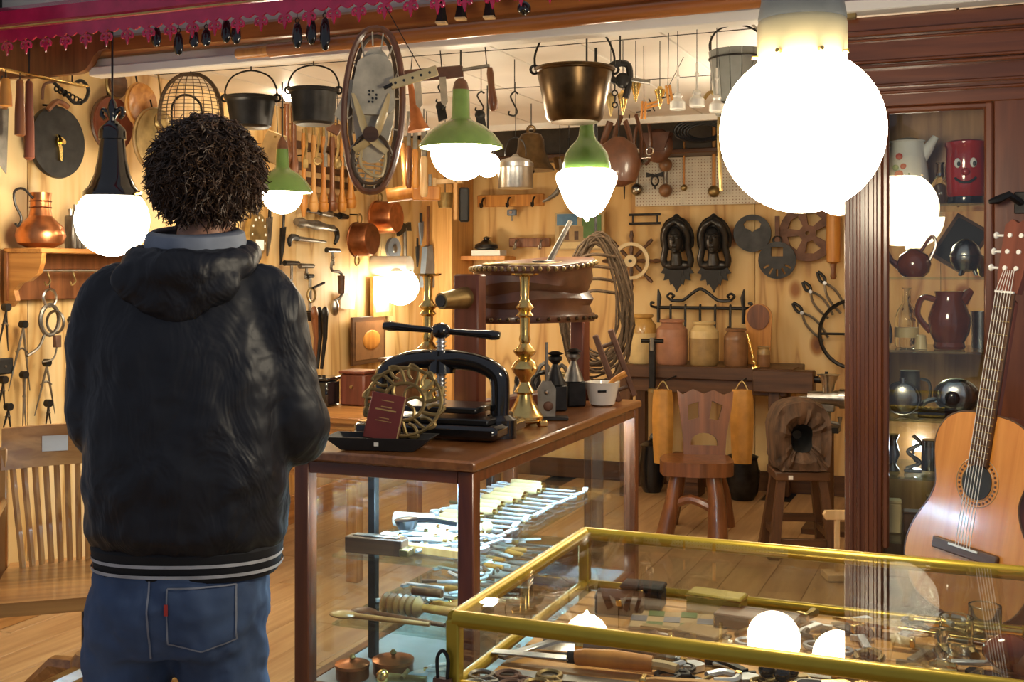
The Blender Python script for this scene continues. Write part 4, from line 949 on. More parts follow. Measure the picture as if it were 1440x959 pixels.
# ring and chain set hanging from the rail
c=onX(70,412,XL+.12); t=thing('iron_shackle','old iron shackle ring with chain hanging from the shelf rail','shackle',c,RL)
RG((0,0,-.02),.035,.006).build('top_ring','steel',t); RG((0,0,-.11),.062,.009,sx=.8).build('cuff','dull_steel',t); RG((.03,0,-.12),.045,.006,'x').build('link','dull_steel',t); T([(-.03,0,-.17),(-.06,0,-.22),(-.12,0,-.25)],.006,6,4).build('tail','dull_steel',t); X((.04,0,-.20),(.03,.02,.05)).build('lock','rust',t); T([(.04,0,-.22),(.02,0,-.27),(-.04,0,-.28)],.004,6,4).build('key_chain','dull_steel',t)
C((0,0,.015),(0,0,.05),.003).build('hook','iron',t)
# dividers and calipers
def divider(px,y0,y1,spread,tilt,mt,lab,bow=0):
    c=PL(px,y0,.03); L=(y1-y0)*dX(px,XL)/FPX; t=thing('dividers',lab,'dividers',c,(0,tilt,RL),'dividers on the left wall')
    for s in(-1,1): T([(0,s*.004,0),(s*(spread*.45+bow),s*.004,-L*.45),(s*spread,s*.004,-L)],[.009,.008,.003],7,4,flat=.6).build('leg',mt,t)
    MB().cyl((0,-.012,0),(0,.012,0),.016,n=12).build('joint','iron',t)
    T([(-spread*.5,0,-L*.42),(0,0,-L*.36),(spread*.5,0,-L*.42)],.004,6,3).build('quadrant','dull_steel',t)
for a in((9,432,492,.03,.1,'iron','small dark dividers at the left edge under the shelf'),(33,456,548,.06,.08,'dull_steel','large steel dividers with arc, left of the shackle'),(66,510,582,.06,.05,'dull_steel','wide open dividers below the shackle',.0),(34,527,600,.012,0,'dull_steel','closed dividers left of the chair rail'),(5,534,572,.02,.1,'iron','tiny dividers below the black plate at the left edge'),(12,572,605,.025,.1,'iron','small dividers just above the chair at the left edge'),(68,567,600,.02,0,'iron','short closed dividers just above the price card'),(101,450,490,.02,.0,'iron','dividers half hidden by the left jacket sleeve')): divider(*a)
it('black_plate','small black plate on the wall at the left edge','plate',PL(5,515,.02),RL,('plate','black_matt',X((0,0,0),(.09,.02,.065),.006)),('screw','steel',C((0,-.01,0),(0,-.014,0),.005)))
# upper left
c=PL(80,200,.06); it('black_disc','large round black disc with brass latch high on the left wall','disc',c,RL,('disc','iron',LA([(.02,-.012),(.148,-.012),(.152,0),(.148,.012),(.02,.012)],40)),('latch','brass',PR([(-.016,.03)]+[(.022*math.cos(a),.022*math.sin(a)) for a in[PI*1.0+PI*i/8-PI for i in range(9)]]+[(-.01,-.03),(-.006,-.075),(.006,-.08),(.010,-.03)],.012)),('knob','brass',C((0,-.02,0),(0,-.04,0),.011)),('hanger','iron',C((0,0,.15),(0,.075,.16),.005)),('handle','stool_wood',T([(-.07,-.02,.125),(-.03,-.03,.165),(.03,-.03,.15)],.012,7,3)))
o=bpy.data.objects['black_disc']
for ch_ in o.children:
    if ch_.name.startswith('disc'): ch_.rotation_euler=(PI/2,0,0)
    elif ch_.name.startswith('latch'): ch_.location=(.0,-.018,0)
def stick(px,y0,y1,d,r,mt,lab):
    c=P(px,y0,d); L=(y1-y0)*d/FPX; t=thing('turned_stick',lab,'handle',c,0,'handles hung from the brass rail')
    LA([(r*.5,-L),(r,-L*.97),(r*.95,-L*.6),(r*.75,-L*.25),(r*.7,-.01),(r*.5,0)],12).build('shaft',mt,t); T([(0,0,0),(0,0,2.165-c.z)],.003,5).build('cord','ink',t)
stick(28,112,192,4.3,.020,'stool_wood','shorter dark wooden handle hung from the brass rail'); stick(41,114,225,4.36,.020,'red_wood','longer red-brown wooden handle hung from the brass rail'); stick(8,110,150,4.22,.024,'orange_wood','stubby orange handle hung at the far left of the rail')
it('saw_blade','thin grey saw blade hanging at the left edge','saw',P(3,170,4.3),RL,('blade','dull_steel',PR([(-.02,.05),(.03,.05),(.02,-.20),(-.02,-.16)],.003)),('handle','oak',X((0,0,.075),(.05,.018,.06),.006)),('cord','ink',C((0,0,.1),(0,0,.17),.003)))
c=PL(105,128,.08); t=thing('iron_scroll','twisted iron scroll bracket below the brass rail','scroll',c,RL)
T([(-.12,0,.02),(-.05,0,-.02),(0,0,-.05),(.06,0,-.03),(.08,0,.02),(.04,0,.05),(0,0,.03)],.008,6,5).build('scroll','iron',t)
for k in range(7): RG((-.10+.022*k,0,-.005-.006*k),.012,.004,'x',10,5).build('coil','iron',t)
T([(-.12,0,.02),(-.17,0,.0),(-.18,0,-.06)],.006,6,3).build('tail','rust',t)
def roundel(px,py,r,mt,mt2,lab,name='wooden_dish',off=.04):
    c=PL(px,py,off); t=thing(name,lab,'dish',c,RL); LA([(r*.05,.0),(r*.7,.0),(r,.02),(r*.97,.035),(r*.7,.02),(r*.05,.012)],28).build('dish',mt,t,rot=(PI/2,0,0)); RG((0,-.02,0),r*.97,.008,n=28).build('rim',mt2,t); C((0,0,r),(0,.01,r+.04),.004).build('hook','iron',t)
roundel(193,148,.10,'orange_wood','honey','round wooden dish hanging behind the black lamp neck',off=.065); roundel(214,198,.15,'dull_brass','stone_olive','large brassy round pan left of the man\'s hair',off=.11); roundel(158,119,.06,'walnut','dull_brass','small dark round frame above the black lamp'); roundel(152,175,.125,'red_wood','walnut','dark oval frame behind the ornate lamp top',off=.015)
it('brass_ladle','brass long-handled ladle above the brassy pan','ladle',PL(222,138,.17),RL,('handle','dull_brass',T([(0,0,.12),(.01,-.01,0),(0,0,-.08)],.009,7,4,flat=.5)),('bowl','dull_brass',MB().ball((0,-.02,-.11),.045,12,8,(1,.5,1))))
# wire dome mask
c=P(268,170,4.9); t=thing('wire_mask','domed wire mesh basket hanging above the man\'s head','wire basket',c,YAW)
rx,rz=.135,.20
def dome(u,v): # u -1..1 across, v 0..1 up
    a=u*PI/2; return Vector((rx*math.sin(a)*math.sqrt(max(0,1-(v*.97)**2.4)),-.10*math.cos(a)*math.sqrt(max(0,1-v*v*.9)),rz*v))
for k in range(11): T([dome(-1+2*k/10,j/12) for j in range(13)],.0022,4).build('wire','wicker',t)
for k in range(13): T([dome(-1+2*j/16,k/13) for j in range(17)],.0018,4).build('wire','wicker',t)
T([dome(-1,j/12) for j in range(13)]+[dome(1,1-j/12) for j in range(13)],.009,6).build('rim','wicker',t)
T([(-.135,0,0),(-.11,0,-.07),(-.12,-.02,-.13)],.006,6,4).build('side_wire','wicker',t); T([(-.06,-.06,-.06),(-.06,-.06,.06),(0,-.08,.10),(.06,-.06,.06),(.06,-.06,-.06)],.005,6,4).build('inner_bow','iron',t); C((0,0,rz*.97),(0,0,ZC-c.z),.003).build('cord','ink',t)
# ------------------------------------------------------------------ left wall, right of the man
c=PL(360,330,.05); t=thing('hanging_scale','oval brass spring scale with white tag right of the man','scale',c,RL)
MB().lathe([(.01,-.02),(.085,-.018),(.09,0),(.085,.018),(.01,.02)],32,sx=.95,sy=1.35).build('dial','dull_brass',t,rot=(PI/2,0,0)); RG((0,0,.175),.045,.008,sz=1.2).build('ring','iron',t); C((0,0,.11),(0,0,.135),.014).build('neck','iron',t)
for k in range(12):
    a=k*PI/6; X((.06*math.cos(a),-.021,.09*math.sin(a)),(.008,.003,.012),0).build('mark','paper',t)
X((0,-.024,-.055),(.07,.003,.055),0).build('tag','paper',t); C((0,0,-.12),(0,0,-.16),.014).build('swivel','iron',t); T([(0,0,-.16),(.02,0,-.19),(0,0,-.215),(-.02,0,-.2)],.006,6,3).build('hook','iron',t)
def blade(px,y0,y1,w,tilt,mt,lab,name='shear_blade'):
    c=PL(px,(y0+y1)/2,.03); L=(y1-y0)*dX(px,XL)/FPX; it(name,lab,'blade',c,(0,tilt,RL),('blade',mt,PR([(-w*.5,L*.2),(w*.5,L*.25),(w*.4,-L*.2),(0,-L*.5),(-w*.35,-L*.1)],.012)),('tang','iron',C((0,0,L*.2),(0,0,L*.5),w*.18)))
blade(378,285,360,.05,.10,'dull_steel','curved grey blade right of the spring scale'); blade(397,300,372,.045,.12,'iron','long dark pointed blade between scale and hand brace')
# turned wooden handles in a rack
rk=thing('tool_rack','dark slotted rack holding long turned handles on the left wall','rack',PL(458,232,.02),RL)
for z in(.09,-.03,-.11): X((0,0,z),(.70,.02,.045)).build('rail','walnut',rk)
X((0,.012,0),(.72,.008,.34),0).build('back_board','pale_wood',rk)
prof=[(.4,0),(.55,.03),(.8,.06),(1,.10),(.9,.16),(.55,.22),(.5,.42),(.62,.5),(.5,.56)]
prof2=[(.7,0),(1,.02),(1,.06),(.8,.065),(.9,.075),(.5,.14),(.42,.36),(.6,.46),(.45,.52)]
for i,(px,y1,r,mt,pf) in enumerate(((413,262,.030,'stool_wood',0),(427,305,.024,'orange_wood',0),(441,298,.028,'honey',1),(455,298,.030,'orange_wood',1),(467,297,.032,'stool_wood',1),(481,298,.028,'orange_wood',1),(493,293,.036,'orange_wood',1),(403,240,.03,'stool_wood',0))):
    c=PL(px,y1,.07); t=thing('turned_gouge',['reddish short handle','long thin orange handle, second','honey-coloured handle, third','orange handle with ringed base, fourth','red-brown handle with ringed base, fifth','orange handle, sixth','thickest orange handle, rightmost','short dark handle, leftmost'][i]+' in the left wall rack','handle',c,RL,'turned handles in the rack')
    LA([(r*a,z*.85) for a,z in(prof if not pf else prof2)],14).build('handle',mt,t); C((0,0,.44),(0,0,.50),r*.35).build('ferrule','dull_brass',t); C((0,0,.35),(0,.04,.35),.004).build('peg','iron',t)
# braces, drills, pans
c=PL(458,300,.05); it('hand_brace','long straight iron brace below the rack of handles','brace',c,(0,.04,RL),('bar','iron',C((-.22,0,0),(.16,0,0),.012)),('grip','dull_steel',C((-.06,0,0),(.06,0,0),.020)),('chuck','iron',C((.16,0,0),(.25,0,0),.022,.014)))
c=PL(446,317,.05); it('hand_brace','iron brace with turned grip and drooping crank, under the straight brace','brace',c,(0,.06,RL),('grip','dull_steel',T([(-.22,0,0),(-.17,0,0),(-.12,0,0),(-.05,0,0),(.0,0,0),(.10,0,0),(.17,0,0)],[.020,.030,.020,.026,.030,.018,.022],12)),('crank','iron',T([(.17,0,0),(.21,0,-.01),(.225,0,-.05),(.20,0,-.09)],[.018,.018,.016,.010],7,3)))
c=PL(432,337,.05); it('caulking_iron','small curved iron pick pointing right below the braces','pick',c,(0,.04,RL),('shaft','dull_steel',C((-.10,0,.0),(.20,0,0),.016,.007)),('claw','iron',T([(-.10,0,0),(-.15,0,.005),(-.18,0,-.015),(-.175,0,-.05)],[.018,.020,.016,.008],7,3)))
def pan(px,py,r,h,mt,lab):
    c=PL(px,py,.03); t=thing('copper_pan',lab,'pan',c,(0,.12,RL),'copper pans on the left wall')
    b=LA([(r*.9,.0),(r,.004),(r*.96,h*.9),(r*.9,h),(.01,h)],32); b.build('bowl',mt,t,rot=(PI/2,0,0)); RG((0,-.006,0),r*1.0,.006,n=32).build('rim',mt,t); C((0,-.02,r+.05),(0,.06,r+.055),.005).build('nail','iron',t)
    for s in(-1,1): RG((0,-.02,s*(r+.025)),.025,.006,sz=1.2).build('ring_handle','dull_brass',t)
pan(529,306,.105,.15,'copper','brighter copper pan hung upper right of the two'); pan(500,337,.105,.12,'dark_copper','darker copper pan hung lower left of the two')
def auger(px,y0,y1,lab,wood_='black_iron'):
    c=PL(px,y0,.04); L=(y1-y0)*dX(px,XL)/FPX
    pts=[(.008*math.cos(k*1.2),.008*math.sin(k*1.2),-L*.4-L*.6*k/20) for k in range(21)]
    it('auger',lab,'auger',c,RL,('handle',wood_,C((-.07,0,0),(.07,0,0),.016,.013)),('shank','dull_steel',C((0,0,0),(0,0,-L*.45),.008)),('twist','dull_steel',T(pts,.006,5)),group='augers on the left wall')
auger(410,370,425,'T-handled auger, leftmost above the sleeve'); auger(431,374,392,'thin T-handled auger, second from the left','dull_steel'); auger(468,352,372,'mushroom-topped breast drill head under the copper pans')
c=PL(473,385,.05); it('breast_brace','iron brace with dark wooden grip and side crank','brace',c,RL,('crank','dull_steel',T([(-.05,0,.07),(-.05,0,.02),(.06,0,.0),(.06,0,-.13),(-.02,0,-.16)],.009,7,3)),('grip','walnut',C((.06,0,-.01),(.06,0,-.12),.024,.020)),('chuck','steel',LA([(.01,-.25),(.024,-.23),(.028,-.19),(.018,-.16)],12,c=(-.02,0,0))))
c=PL(436,410,.05); it('hand_drill','small hand drill with side wheel just right of the sleeve','drill',c,RL,('shaft','dull_steel',C((0,0,.08),(0,0,-.12),.010)),('wheel','dull_brass',RG((0,-.01,-.02),.04,.007)),('crank','iron',C((0,-.02,.02),(.12,-.02,.05),.008)),('chuck','iron',C((0,0,-.12),(0,0,-.17),.020,.012)),('head','iron',C((-.03,0,.09),(.03,0,.09),.012)))
c=PL(380,398,.04); it('wire_hook_tool','bent wire hook tool beside the shoulder','hook',c,RL,('stem','iron',C((0,0,.10),(0,0,0),.007)),('bow','iron',T([(-.06,0,-.09),(-.03,0,-.02),(0,0,0),(.05,0,-.03),(.10,0,-.10)],.006,6,4)))
it('paper_note','blank white note pinned below the copper pans','note',PL(489,423,.01),(0,.08,RL),('sheet','paper',X((0,0,0),(.17,.003,.10),0)),('pin','steel',C((0,0,.04),(0,-.008,.04),.004)))
t=it('gilt_picture','thin gilt picture frame under the wall lamp','picture',PL(537,417,.02),RL,('frame','gold_print',H(rect(.26,.26),[rect(.20,.20)],.025)),('print','page',X((0,.004,0),(.20,.006,.20),0)))
for i,(px,mt) in enumerate(((443,'stool_wood'),(449,'iron'),(456,'iron'))):
    c=PL(px,475,[.12,.05,.10][i]); it(['wooden_chisel','iron_tongs','iron_tongs'][i],['red wooden-handled chisel leaning on the wall right of the sleeve','dark iron tongs next to the wooden chisel','dark iron tongs, rightmost of the leaning tools'][i],['chisel','tongs','tongs'][i],c,(0,.05*i-.05,RL),('shaft',mt,T([(0,0,.13),(.01,0,0),(-.02,0,-.18)],[.022,.014,.010],7,0)),('jaw',mt,MB().ball((0,0,.14),.03,10,8,(1,.6,1.4))),('nail','iron',C((0,0,.15),(0,[.135,.065,.115][i],.15),.005)))
# axe, hooks, brush near the corner
c=PL(567,320,.04); it('hatchet','black hatchet with thin grey shaft near the corner','hatchet',c,RL,('head','iron',PR([(-.09,.05),(.02,.02),(.09,.04),(.10,-.02),(.02,-.02),(-.07,-.06)],.025)),('shaft','dull_steel',C((.02,0,0),(.03,0,-.30),.014)))
c=PL(552,300,.04); it('iron_sickle','short black iron hook blade near the corner','sickle',c,RL,('blade','iron',T([(0,0,.09),(.0,0,0),(.03,0,-.06),(.07,0,-.07)],[.022,.02,.016,.008],7,0,flat=.4)),('tang','iron',C((0,0,.09),(0,0,.13),.008)))
c=PL(553,350,.04); it('oval_brush','oval blue-grey shoe horn plate beside the wall lamp','plate',c,RL,('plate','blue_grey',PR([(.09*math.cos(a),.075*math.sin(a)) for a in[2*PI*i/20 for i in range(20)]],.02)),('boss','dull_steel',MB().ball((0,-.012,0),.03,10,8,(1,.4,1))))
blade(592,300,345,.06,0,'blue_grey','flat grey trowel blade high in the corner','trowel'); blade(587,335,375,.04,0,'iron','thin dark file hanging in the corner','file')
c=PL(602,372,.06); it('leather_sheath','blue-grey leather sheath hanging from a strap at the corner','sheath',c,RL,('sheath','blue_grey',PR([(-.05,.12),(.03,.14),(.10,-.16),(-.10,-.16)],.04)),('strap','stool_wood',X((0,0,.26),(.03,.012,.30))))
c=P(566,273,6.7); it('round_mallet','orange cylindrical wooden mallet head hanging near the snowshoe','mallet',c,YAW,('head','orange_wood',C((-.09,0,-.01),(.07,0,.015),.042,.046,18)),('handle','oak_z',C((.02,0,.03),(.0,0,.30),.016)),('cord','ink',C((0,0,.3),(0,0,ZC-c.z),.003)))
for i,(px,py,d,w,h) in enumerate(((584,215,6.4,.022,.40),(596,225,6.5,.024,.42),(575,210,6.6,.02,.45))):
    c=P(px,py,d); it('hung_chisel',['long handled chisel hanging left of the wide green lamp','pale-handled gouge hanging behind the wide green lamp','thin long chisel hanging beside the snowshoe'][i],'chisel',c,YAW,('handle',['orange_wood','pale_wood','stool_wood'][i],LA([(w*.6,-h*.5),(w,-h*.45),(w*.8,-h*.2),(w*.9,0),(w*.6,.02)],12)),('blade','dull_steel',X((0,0,h*.25),(w*1.2,.008,h*.5))),('cord','ink',C((0,0,h*.45),(0,0,ZC-c.z),.003)))
c=P(600,272,6.6); it('wooden_plane','small wooden moulding plane hanging under the wide green lamp','plane',c,YAW,('body','orange_wood',X((0,0,0),(.16,.05,.08),.006)),('iron','dull_steel',X((.02,0,.06),(.02,.03,.10))),('wedge','pale_wood',X((.045,0,.05),(.02,.03,.08))),('cord','ink',C((0,0,.08),(0,0,ZC-c.z),.003)))
c=P(648,288,6.6); it('long_brush','dark bristled brush hanging below the wide green lamp','brush',c,YAW,('back','honey',X((-.03,0,.02),(.025,.05,.22),.006)),('bristles','black_matt',X((.02,0,0),(.06,.05,.20),.01)),('cord','ink',C((-.03,0,.12),(-.03,0,ZC-c.z),.003)))
c=P(626,283,6.9); it('brass_jigger','dull brass beaker hanging at the corner post','beaker',c,0,('cup','dull_brass',LA([(.04,-.04),(.055,.05),(.05,.05)],18)),('bar','pale_wood',X((.02,0,.12),(.20,.03,.03))),('cord','ink',C((0,0,.05),(0,0,ZC-c.z),.003)))
# desk along the left wall with boxes
c=onZ(468,572,.76); dk=thing('wooden_desk','honey-brown wooden desk top right of the man behind the counter','desk',(-3.1,c.y,0))
X((0,0,.745),(.95,.70,.03),.005).build('top','oak',dk); X((0,0,.60),(.90,.64,.26),.004).build('drawer_case','oak',dk)
for x in(-.42,.42):
    for y in(-.3,.3): X((x,y,.235),(.06,.06,.47),.004).build('leg','oak_z',dk)
for x in(-.22,.22): X((x,-.33,.60),(.40,.02,.20),.004).build('drawer','oak',dk); 
dkY=c.y
for i,(px,py,w,h,d_,mt,lab) in enumerate(((458,560,.13,.13,.13,'black_gloss','black lacquer box on the desk beside the sleeve'),(508,560,.14,.16,.13,'red_wood','dark red octagonal-fronted box on the desk'),(566,555,.17,.22,.13,'walnut','dark walnut tool chest on the desk behind the press'))):
    q=onY(px,py,dkY+.05+.1*i); t=thing('desk_box',lab,'box',(q.x,dkY+.02+.1*i,.76),0)
    X((0,0,h/2),(w,d_,h),.01).build('case',mt,t); X((0,0,h+.008),(w*1.06,d_*1.06,.016),.004).build('lid',mt,t); C((0,-d_/2,h*.6),(0,-d_/2-.01,h*.6),.008).build('knob','dull_brass',t)
it('dark_print','dark framed print low on the left wall behind the press','picture',PL(518,478,.02),RL,('board','walnut',X((0,0,0),(.42,.02,.30),.003)),('print','stone_brown',X((0,-.011,0),(.36,.003,.24),0)),('figure','orange_wood',MB().ball((.02,-.014,.0),.08,10,8,(1.4,.1,.8))))
# ------------------------------------------------------------------ things hanging under ceiling and header
def bail(r,h,z0=0,t=.004): return T([(-r,0,z0),(-r*1.0,0,z0+h*.35),(-r*.7,0,z0+h*.8),(0,0,z0+h),(r*.7,0,z0+h*.8),(r*1.0,0,z0+h*.35),(r,0,z0)],t,6,4)
def pot(px,py,d,r,h,mt,lab,bh,taper=.82,hang=None,tilt=0):
    c=P(px,py,d); t=thing('cooking_pot',lab,'pot',c,(0,tilt,YAW))
    LA([(.01,-h),(r*taper*.85,-h),(r*taper,-h*.93),(r*.95,-h*.2),(r*.99,-.012),(r*1.04,-.008),(r*1.05,.004),(r*.98,.006),(r*.96,-.01),(r*.9,-h*.3),(r*taper*.8,-h*.9),(.01,-h*.95)],32).build('bowl',mt,t)
    RG((0,0,0),r*1.03,.006,'z',32).build('rim',mt,t); bail(r*1.03,bh).build('bail','iron',t)
    for s in(-1,1): RG((s*r*1.05,0,0),.014,.005,n=12).build('lug','iron',t)
    C((0,0,bh),(0,0,(hang or ZC)-c.z),.003).build('hook','iron',t); return t
pot(808,98,3.93,.131,.182,'bronze','large bronze preserving pot with tall bail under the header',.16,.74,2.36)
pot(353,138,4.75,.103,.125,'iron','black iron pot just above the man\'s head',.115,.80)
pot(441,127,4.75,.100,.145,'iron','black iron pot beside the bare bulb',.105,.86)
c=P(1036,72,4.3); t=thing('wooden_bucket','grey staved bucket half hidden behind the largest globe','bucket',c,YAW)
for k in range(14):
    a=2*PI*k/14; b=MB(); da=.21
    vs=[(r*math.cos(a+e),r*math.sin(a+e),z) for z,r0 in((0,.105),(-.24,.078)) for r in(r0,r0-.012) for e in(-da,da)]
    b.add(vs,[(0,1,5,4),(2,6,7,3),(0,2,3,1),(4,5,7,6),(0,4,6,2),(1,3,7,5)]).build('stave','grey_paint',t)
for z,r in((-.03,.103),(-.20,.084)): RG((0,0,z),r,.004,'z',28).build('hoop','iron',t)
C((0,0,-.235),(0,0,-.225),.075,n=20).build('bottom','walnut',t); bail(.10,.10).build('bail','iron',t); C((0,0,.10),(0,0,ZC-c.z),.003).build('hook','iron',t)
# snowshoe-like racket
c=P(525,155,3.64); t=thing('snowshoe','old bentwood snowshoe with laced hide and leather straps hung from the header','snowshoe',c,(0,.04,YAW))
oval=[]
for i in range(40):
    a=2*PI*i/40; z=.275*math.sin(a); oval.append((.098*math.copysign(abs(math.cos(a))**.8,math.cos(a))*(1.0 if z>-.1 else .95),0,z))
MB().tube(oval,.011,8,closed=True).build('frame','stool_wood',t)
MB().tube([(x*.80,.012,z*.93-.005) for x,y,z in oval],.007,6,closed=True).build('inner_frame','wicker',t)
sole=[(x*.70,z*.70+.015) for x,y,z in oval]; PR(sole,.018).build('hide_sole','old_leather',t,(0,.01,.0))
PR([(p.x,p.z) for p in spline([(-.055,0,.16),(0,0,.185),(.055,0,.16),(.07,0,.06),(.06,0,-.01),(-.06,0,-.01),(-.07,0,.06),(-.055,0,.16)],3)[:-1]],.03).build('toe_cap','old_leather',t,(0,-.012,0))
for k in range(8): MB().cyl((-.012+.012*(k%3),-.03,.06-.012*(k//2)),(-.012+.012*(k%3),-.026,.06-.012*(k//2)),.004,n=8).build('eyelet','ink',t)
for k in range(16):
    a=2*PI*k/16+.15; x=.098*math.cos(a); z=.275*math.sin(a)
    T([(x,0,z),(x*.72,0,z*.76+.01*(-1)**k)],.003,5).build('lacing','old_leather',t)
for s in(-1,1): T([(s*.06,-.02,.05),(s*.035,-.035,-.03),(s*.01,-.03,-.09),(-s*.055,-.02,-.14)],.016,6,4,flat=.25).build('strap','stone_cream',t)
for k in range(7): T([(-.075+.004*k,.004,-.13-.016*k),(.075-.004*k,.004,-.15-.014*k)],.0028,5).build('lacing','old_leather',t)
MB().tube([(x*.62,-.012,-.165+z*.30) for x,y,z in oval],.006,6,closed=True).build('heel_loop','wicker',t)
C((0,-.03,-.085),(0,-.045,-.085),.026,n=16).build('buckle_disc','walnut',t)
T([(-.03,0,-.10),(-.03,-.02,-.19),(.04,-.02,-.22),(.05,0,-.10)],.006,6,4).build('lace_loop','stone_cream',t)
PR([(-.13,-.02),(-.085,.10),(-.07,.10),(-.09,-.06)],.006).build('side_flap','old_leather',t); C((0,.0,.27),(0,.14,.31),.004).build('hook','iron',t); t.scale=(.95,.95,.95)
c=P(582,109,3.58); t=thing('perforated_strap','pale leather strap with punched holes beside the snowshoe','strap',c,(0,math.radians(-17),YAW))
X((0,0,0),(.155,.006,.034),.004).build('strap','stone_cream',t)
for k in range(5): MB().cyl((-.06+k*.028,-.0045,0),(-.06+k*.028,-.003,0),.0045,n=8).build('hole','ink',t)
C((-.07,0,0),(-.10,.0,-.005),.006).build('stud','iron',t); C((.03,0,.01),(-.02,0,.24),.0015).build('wire','iron',t)
c=P(610,104,4.05); t=thing('drawknife','brown sheathed drawknife with turned handle hung below the header','drawknife',c,(0,math.radians(-5),YAW))
X((0,0,0),(.21,.016,.045),.005).build('sheath','leather',t); C((.10,0,.005),(.20,0,.012),.007).build('tang','dull_steel',t); LA([(.008,-.155),(.016,-.145),(.018,-.12),(.012,-.07),(.013,-.02),(.009,0)],14,c=(.20,0,.005)).build('handle','stool_wood',t)
for x in(-.06,.03): PR([(-.012,0),(.012,0),(.012,-.09),(0,-.105),(-.012,-.09)],.006).build('strap_end','old_leather',t,(x,-.008,-.015))
C((.19,0,.01),(.19,0,.25),.002).build('wire','iron',t); C((.03,0,.02),(.03,0,.25),.002).build('wire','iron',t)
c=P(588,180,4.3); t=it('brass_horn','flared copper horn hanging mouth down left of the wide green lamp','horn',c,(0,math.radians(-10),YAW),('bell','copper',LA([(.042,-.01),(.040,0),(.030,.02),(.021,.06),(.014,.12),(.008,.19)],20)),('wire','iron',C((0,0,.18),(.09,0,.50),.002)))
def shook(px,py,d,L,lab,extra=None):
    c=P(px,py,d); t=thing('s_hook',lab,'hook',c,YAW,'hooks under the ceiling'); T([(-.018,0,-L*.35),(-.02,0,-L*.5),(.005,0,-L*.55),(.016,0,-L*.35),(0,0,0),(-.012,0,L*.3),(.005,0,L*.5),(.02,0,L*.4)],.004,6,4).build('hook','iron',t); C((.005,0,L*.5),(.005,0,ZC-c.z),.002).build('wire','iron',t)
    if extra=='pulley': MB().ball((0,0,-L*.75),.024,12,8,(1,.6,1)).build('wheel','iron',t); PR([(-.02,-L*.8),(.02,-L*.8),(.03,-L*1.4),(-.01,-L*1.6)],.02).build('cheek','iron',t)
shook(620,130,5.2,.085,'iron S hook with little pulley, left of the green lamp neck','pulley'); shook(675,142,5.2,.085,'iron S hook with little pulley, right of the green lamp neck','pulley'); shook(722,145,5.0,.10,'plain open iron S hook left of the bronze pot')
# grapnel and plumb bobs right of the pot
c=P(872,100,4.25); t=thing('block_and_hook','heavy iron swivel hook and block hanging right of the bronze pot','hook',c,YAW)
T([(0,0,.03),(-.03,0,.02),(-.035,0,-.02),(-.015,0,-.04)],.014,7,4).build('hook','iron',t); T([(0,0,.03),(.03,0,.02),(.035,0,-.03),(.02,0,-.10)],.013,7,4).build('hook','iron',t); MB().ball((.01,0,-.035),.03,12,8,(1,.7,1)).build('block','iron',t); C((.03,0,-.03),(.11,-.02,-.045),.009).build('spike','dull_steel',t); C((0,0,.03),(0,0,ZC-c.z),.003).build('wire','iron',t)
for k in range(4): RG((-.02,0,-.06-.022*k),.010,.003,'xy'[k%2],10,5).build('chain_link','iron',t)
for i,(px,py,L) in enumerate(((859,145,.09),(876,142,.095),(894,125,.09),(928,135,.085))):
    d=4.6; c=P(px,py,d); it('plumb_bob',['dull brass plumb bob, leftmost beside the bronze pot','brass plumb bob, second beside the bronze pot','brass plumb bob, third and highest','brass plumb bob near the clothes pegs'][i],'plumb bob',c,YAW,('cone','brass' if i else 'dull_brass',LA([(.002,-L*.6),(.022,L*.2),(.022,L*.3),(.012,L*.35),(.008,L*.45)],16)),('cord','ink',C((0,0,L*.4),(0,0,ZC-c.z),.0018)),group='plumb bobs')
for i,(px,py,a) in enumerate(((905,155,.05),(918,147,1.3),(941,133,-.15))):
    c=P(px,py,[4.7,4.95,4.45][i]); t=thing('wooden_peg',['orange wooden peg clamp, lowest','orange wooden peg clamp lying slanted','orange wooden peg clamp, highest, left of the insulators'][i],'peg',c,(0,a,YAW),'wooden pegs under the ceiling')
    for s in(-1,1): X((s*.007,0,0),(.010,.014,.075),.003).build('jaw','orange_wood',t)
    C((-.03,0,-.01),(.03,0,.0),.003).build('pin','iron',t)
    C((0,0,.035),(math.sin(a)*-.3,0,.3),.0015).build('cord','ink',t)
for i,(px,py) in enumerate(((953,143),(980,139),(1008,146))):
    c=P(px,py,4.12); it('porcelain_insulator',['white porcelain insulator on a rod, leftmost of three','white porcelain insulator on a rod, middle of three','white porcelain insulator on a rod, nearest the globe'][i],'insulator',c,YAW,('bell','porcelain',LA([(.024,-.03),(.028,-.026),(.028,-.002),(.016,.008),(.013,.014),(.017,.02),(.012,.03),(.006,.034)],18)),('rod','porcelain',C((0,0,.03),(0,0,.13),.004)),('bead','porcelain',MB().ball((0,0,.09),.008,10,8)),('wire','ink',C((0,0,.13),(0,0,ZC-c.z),.0015)),group='porcelain insulators')
it('riding_crop','looped leather strap hanging left of the third insulator','strap',P(1000,190,4.5),YAW,('loop','dull_brass',T([(-.03,0,.14),(.0,0,.17),(.03,0,.12),(.03,0,-.02),(.04,0,-.22)],.008,6,4)),('cord','ink',C((0,0,.165),(0,0,.46),.002)))
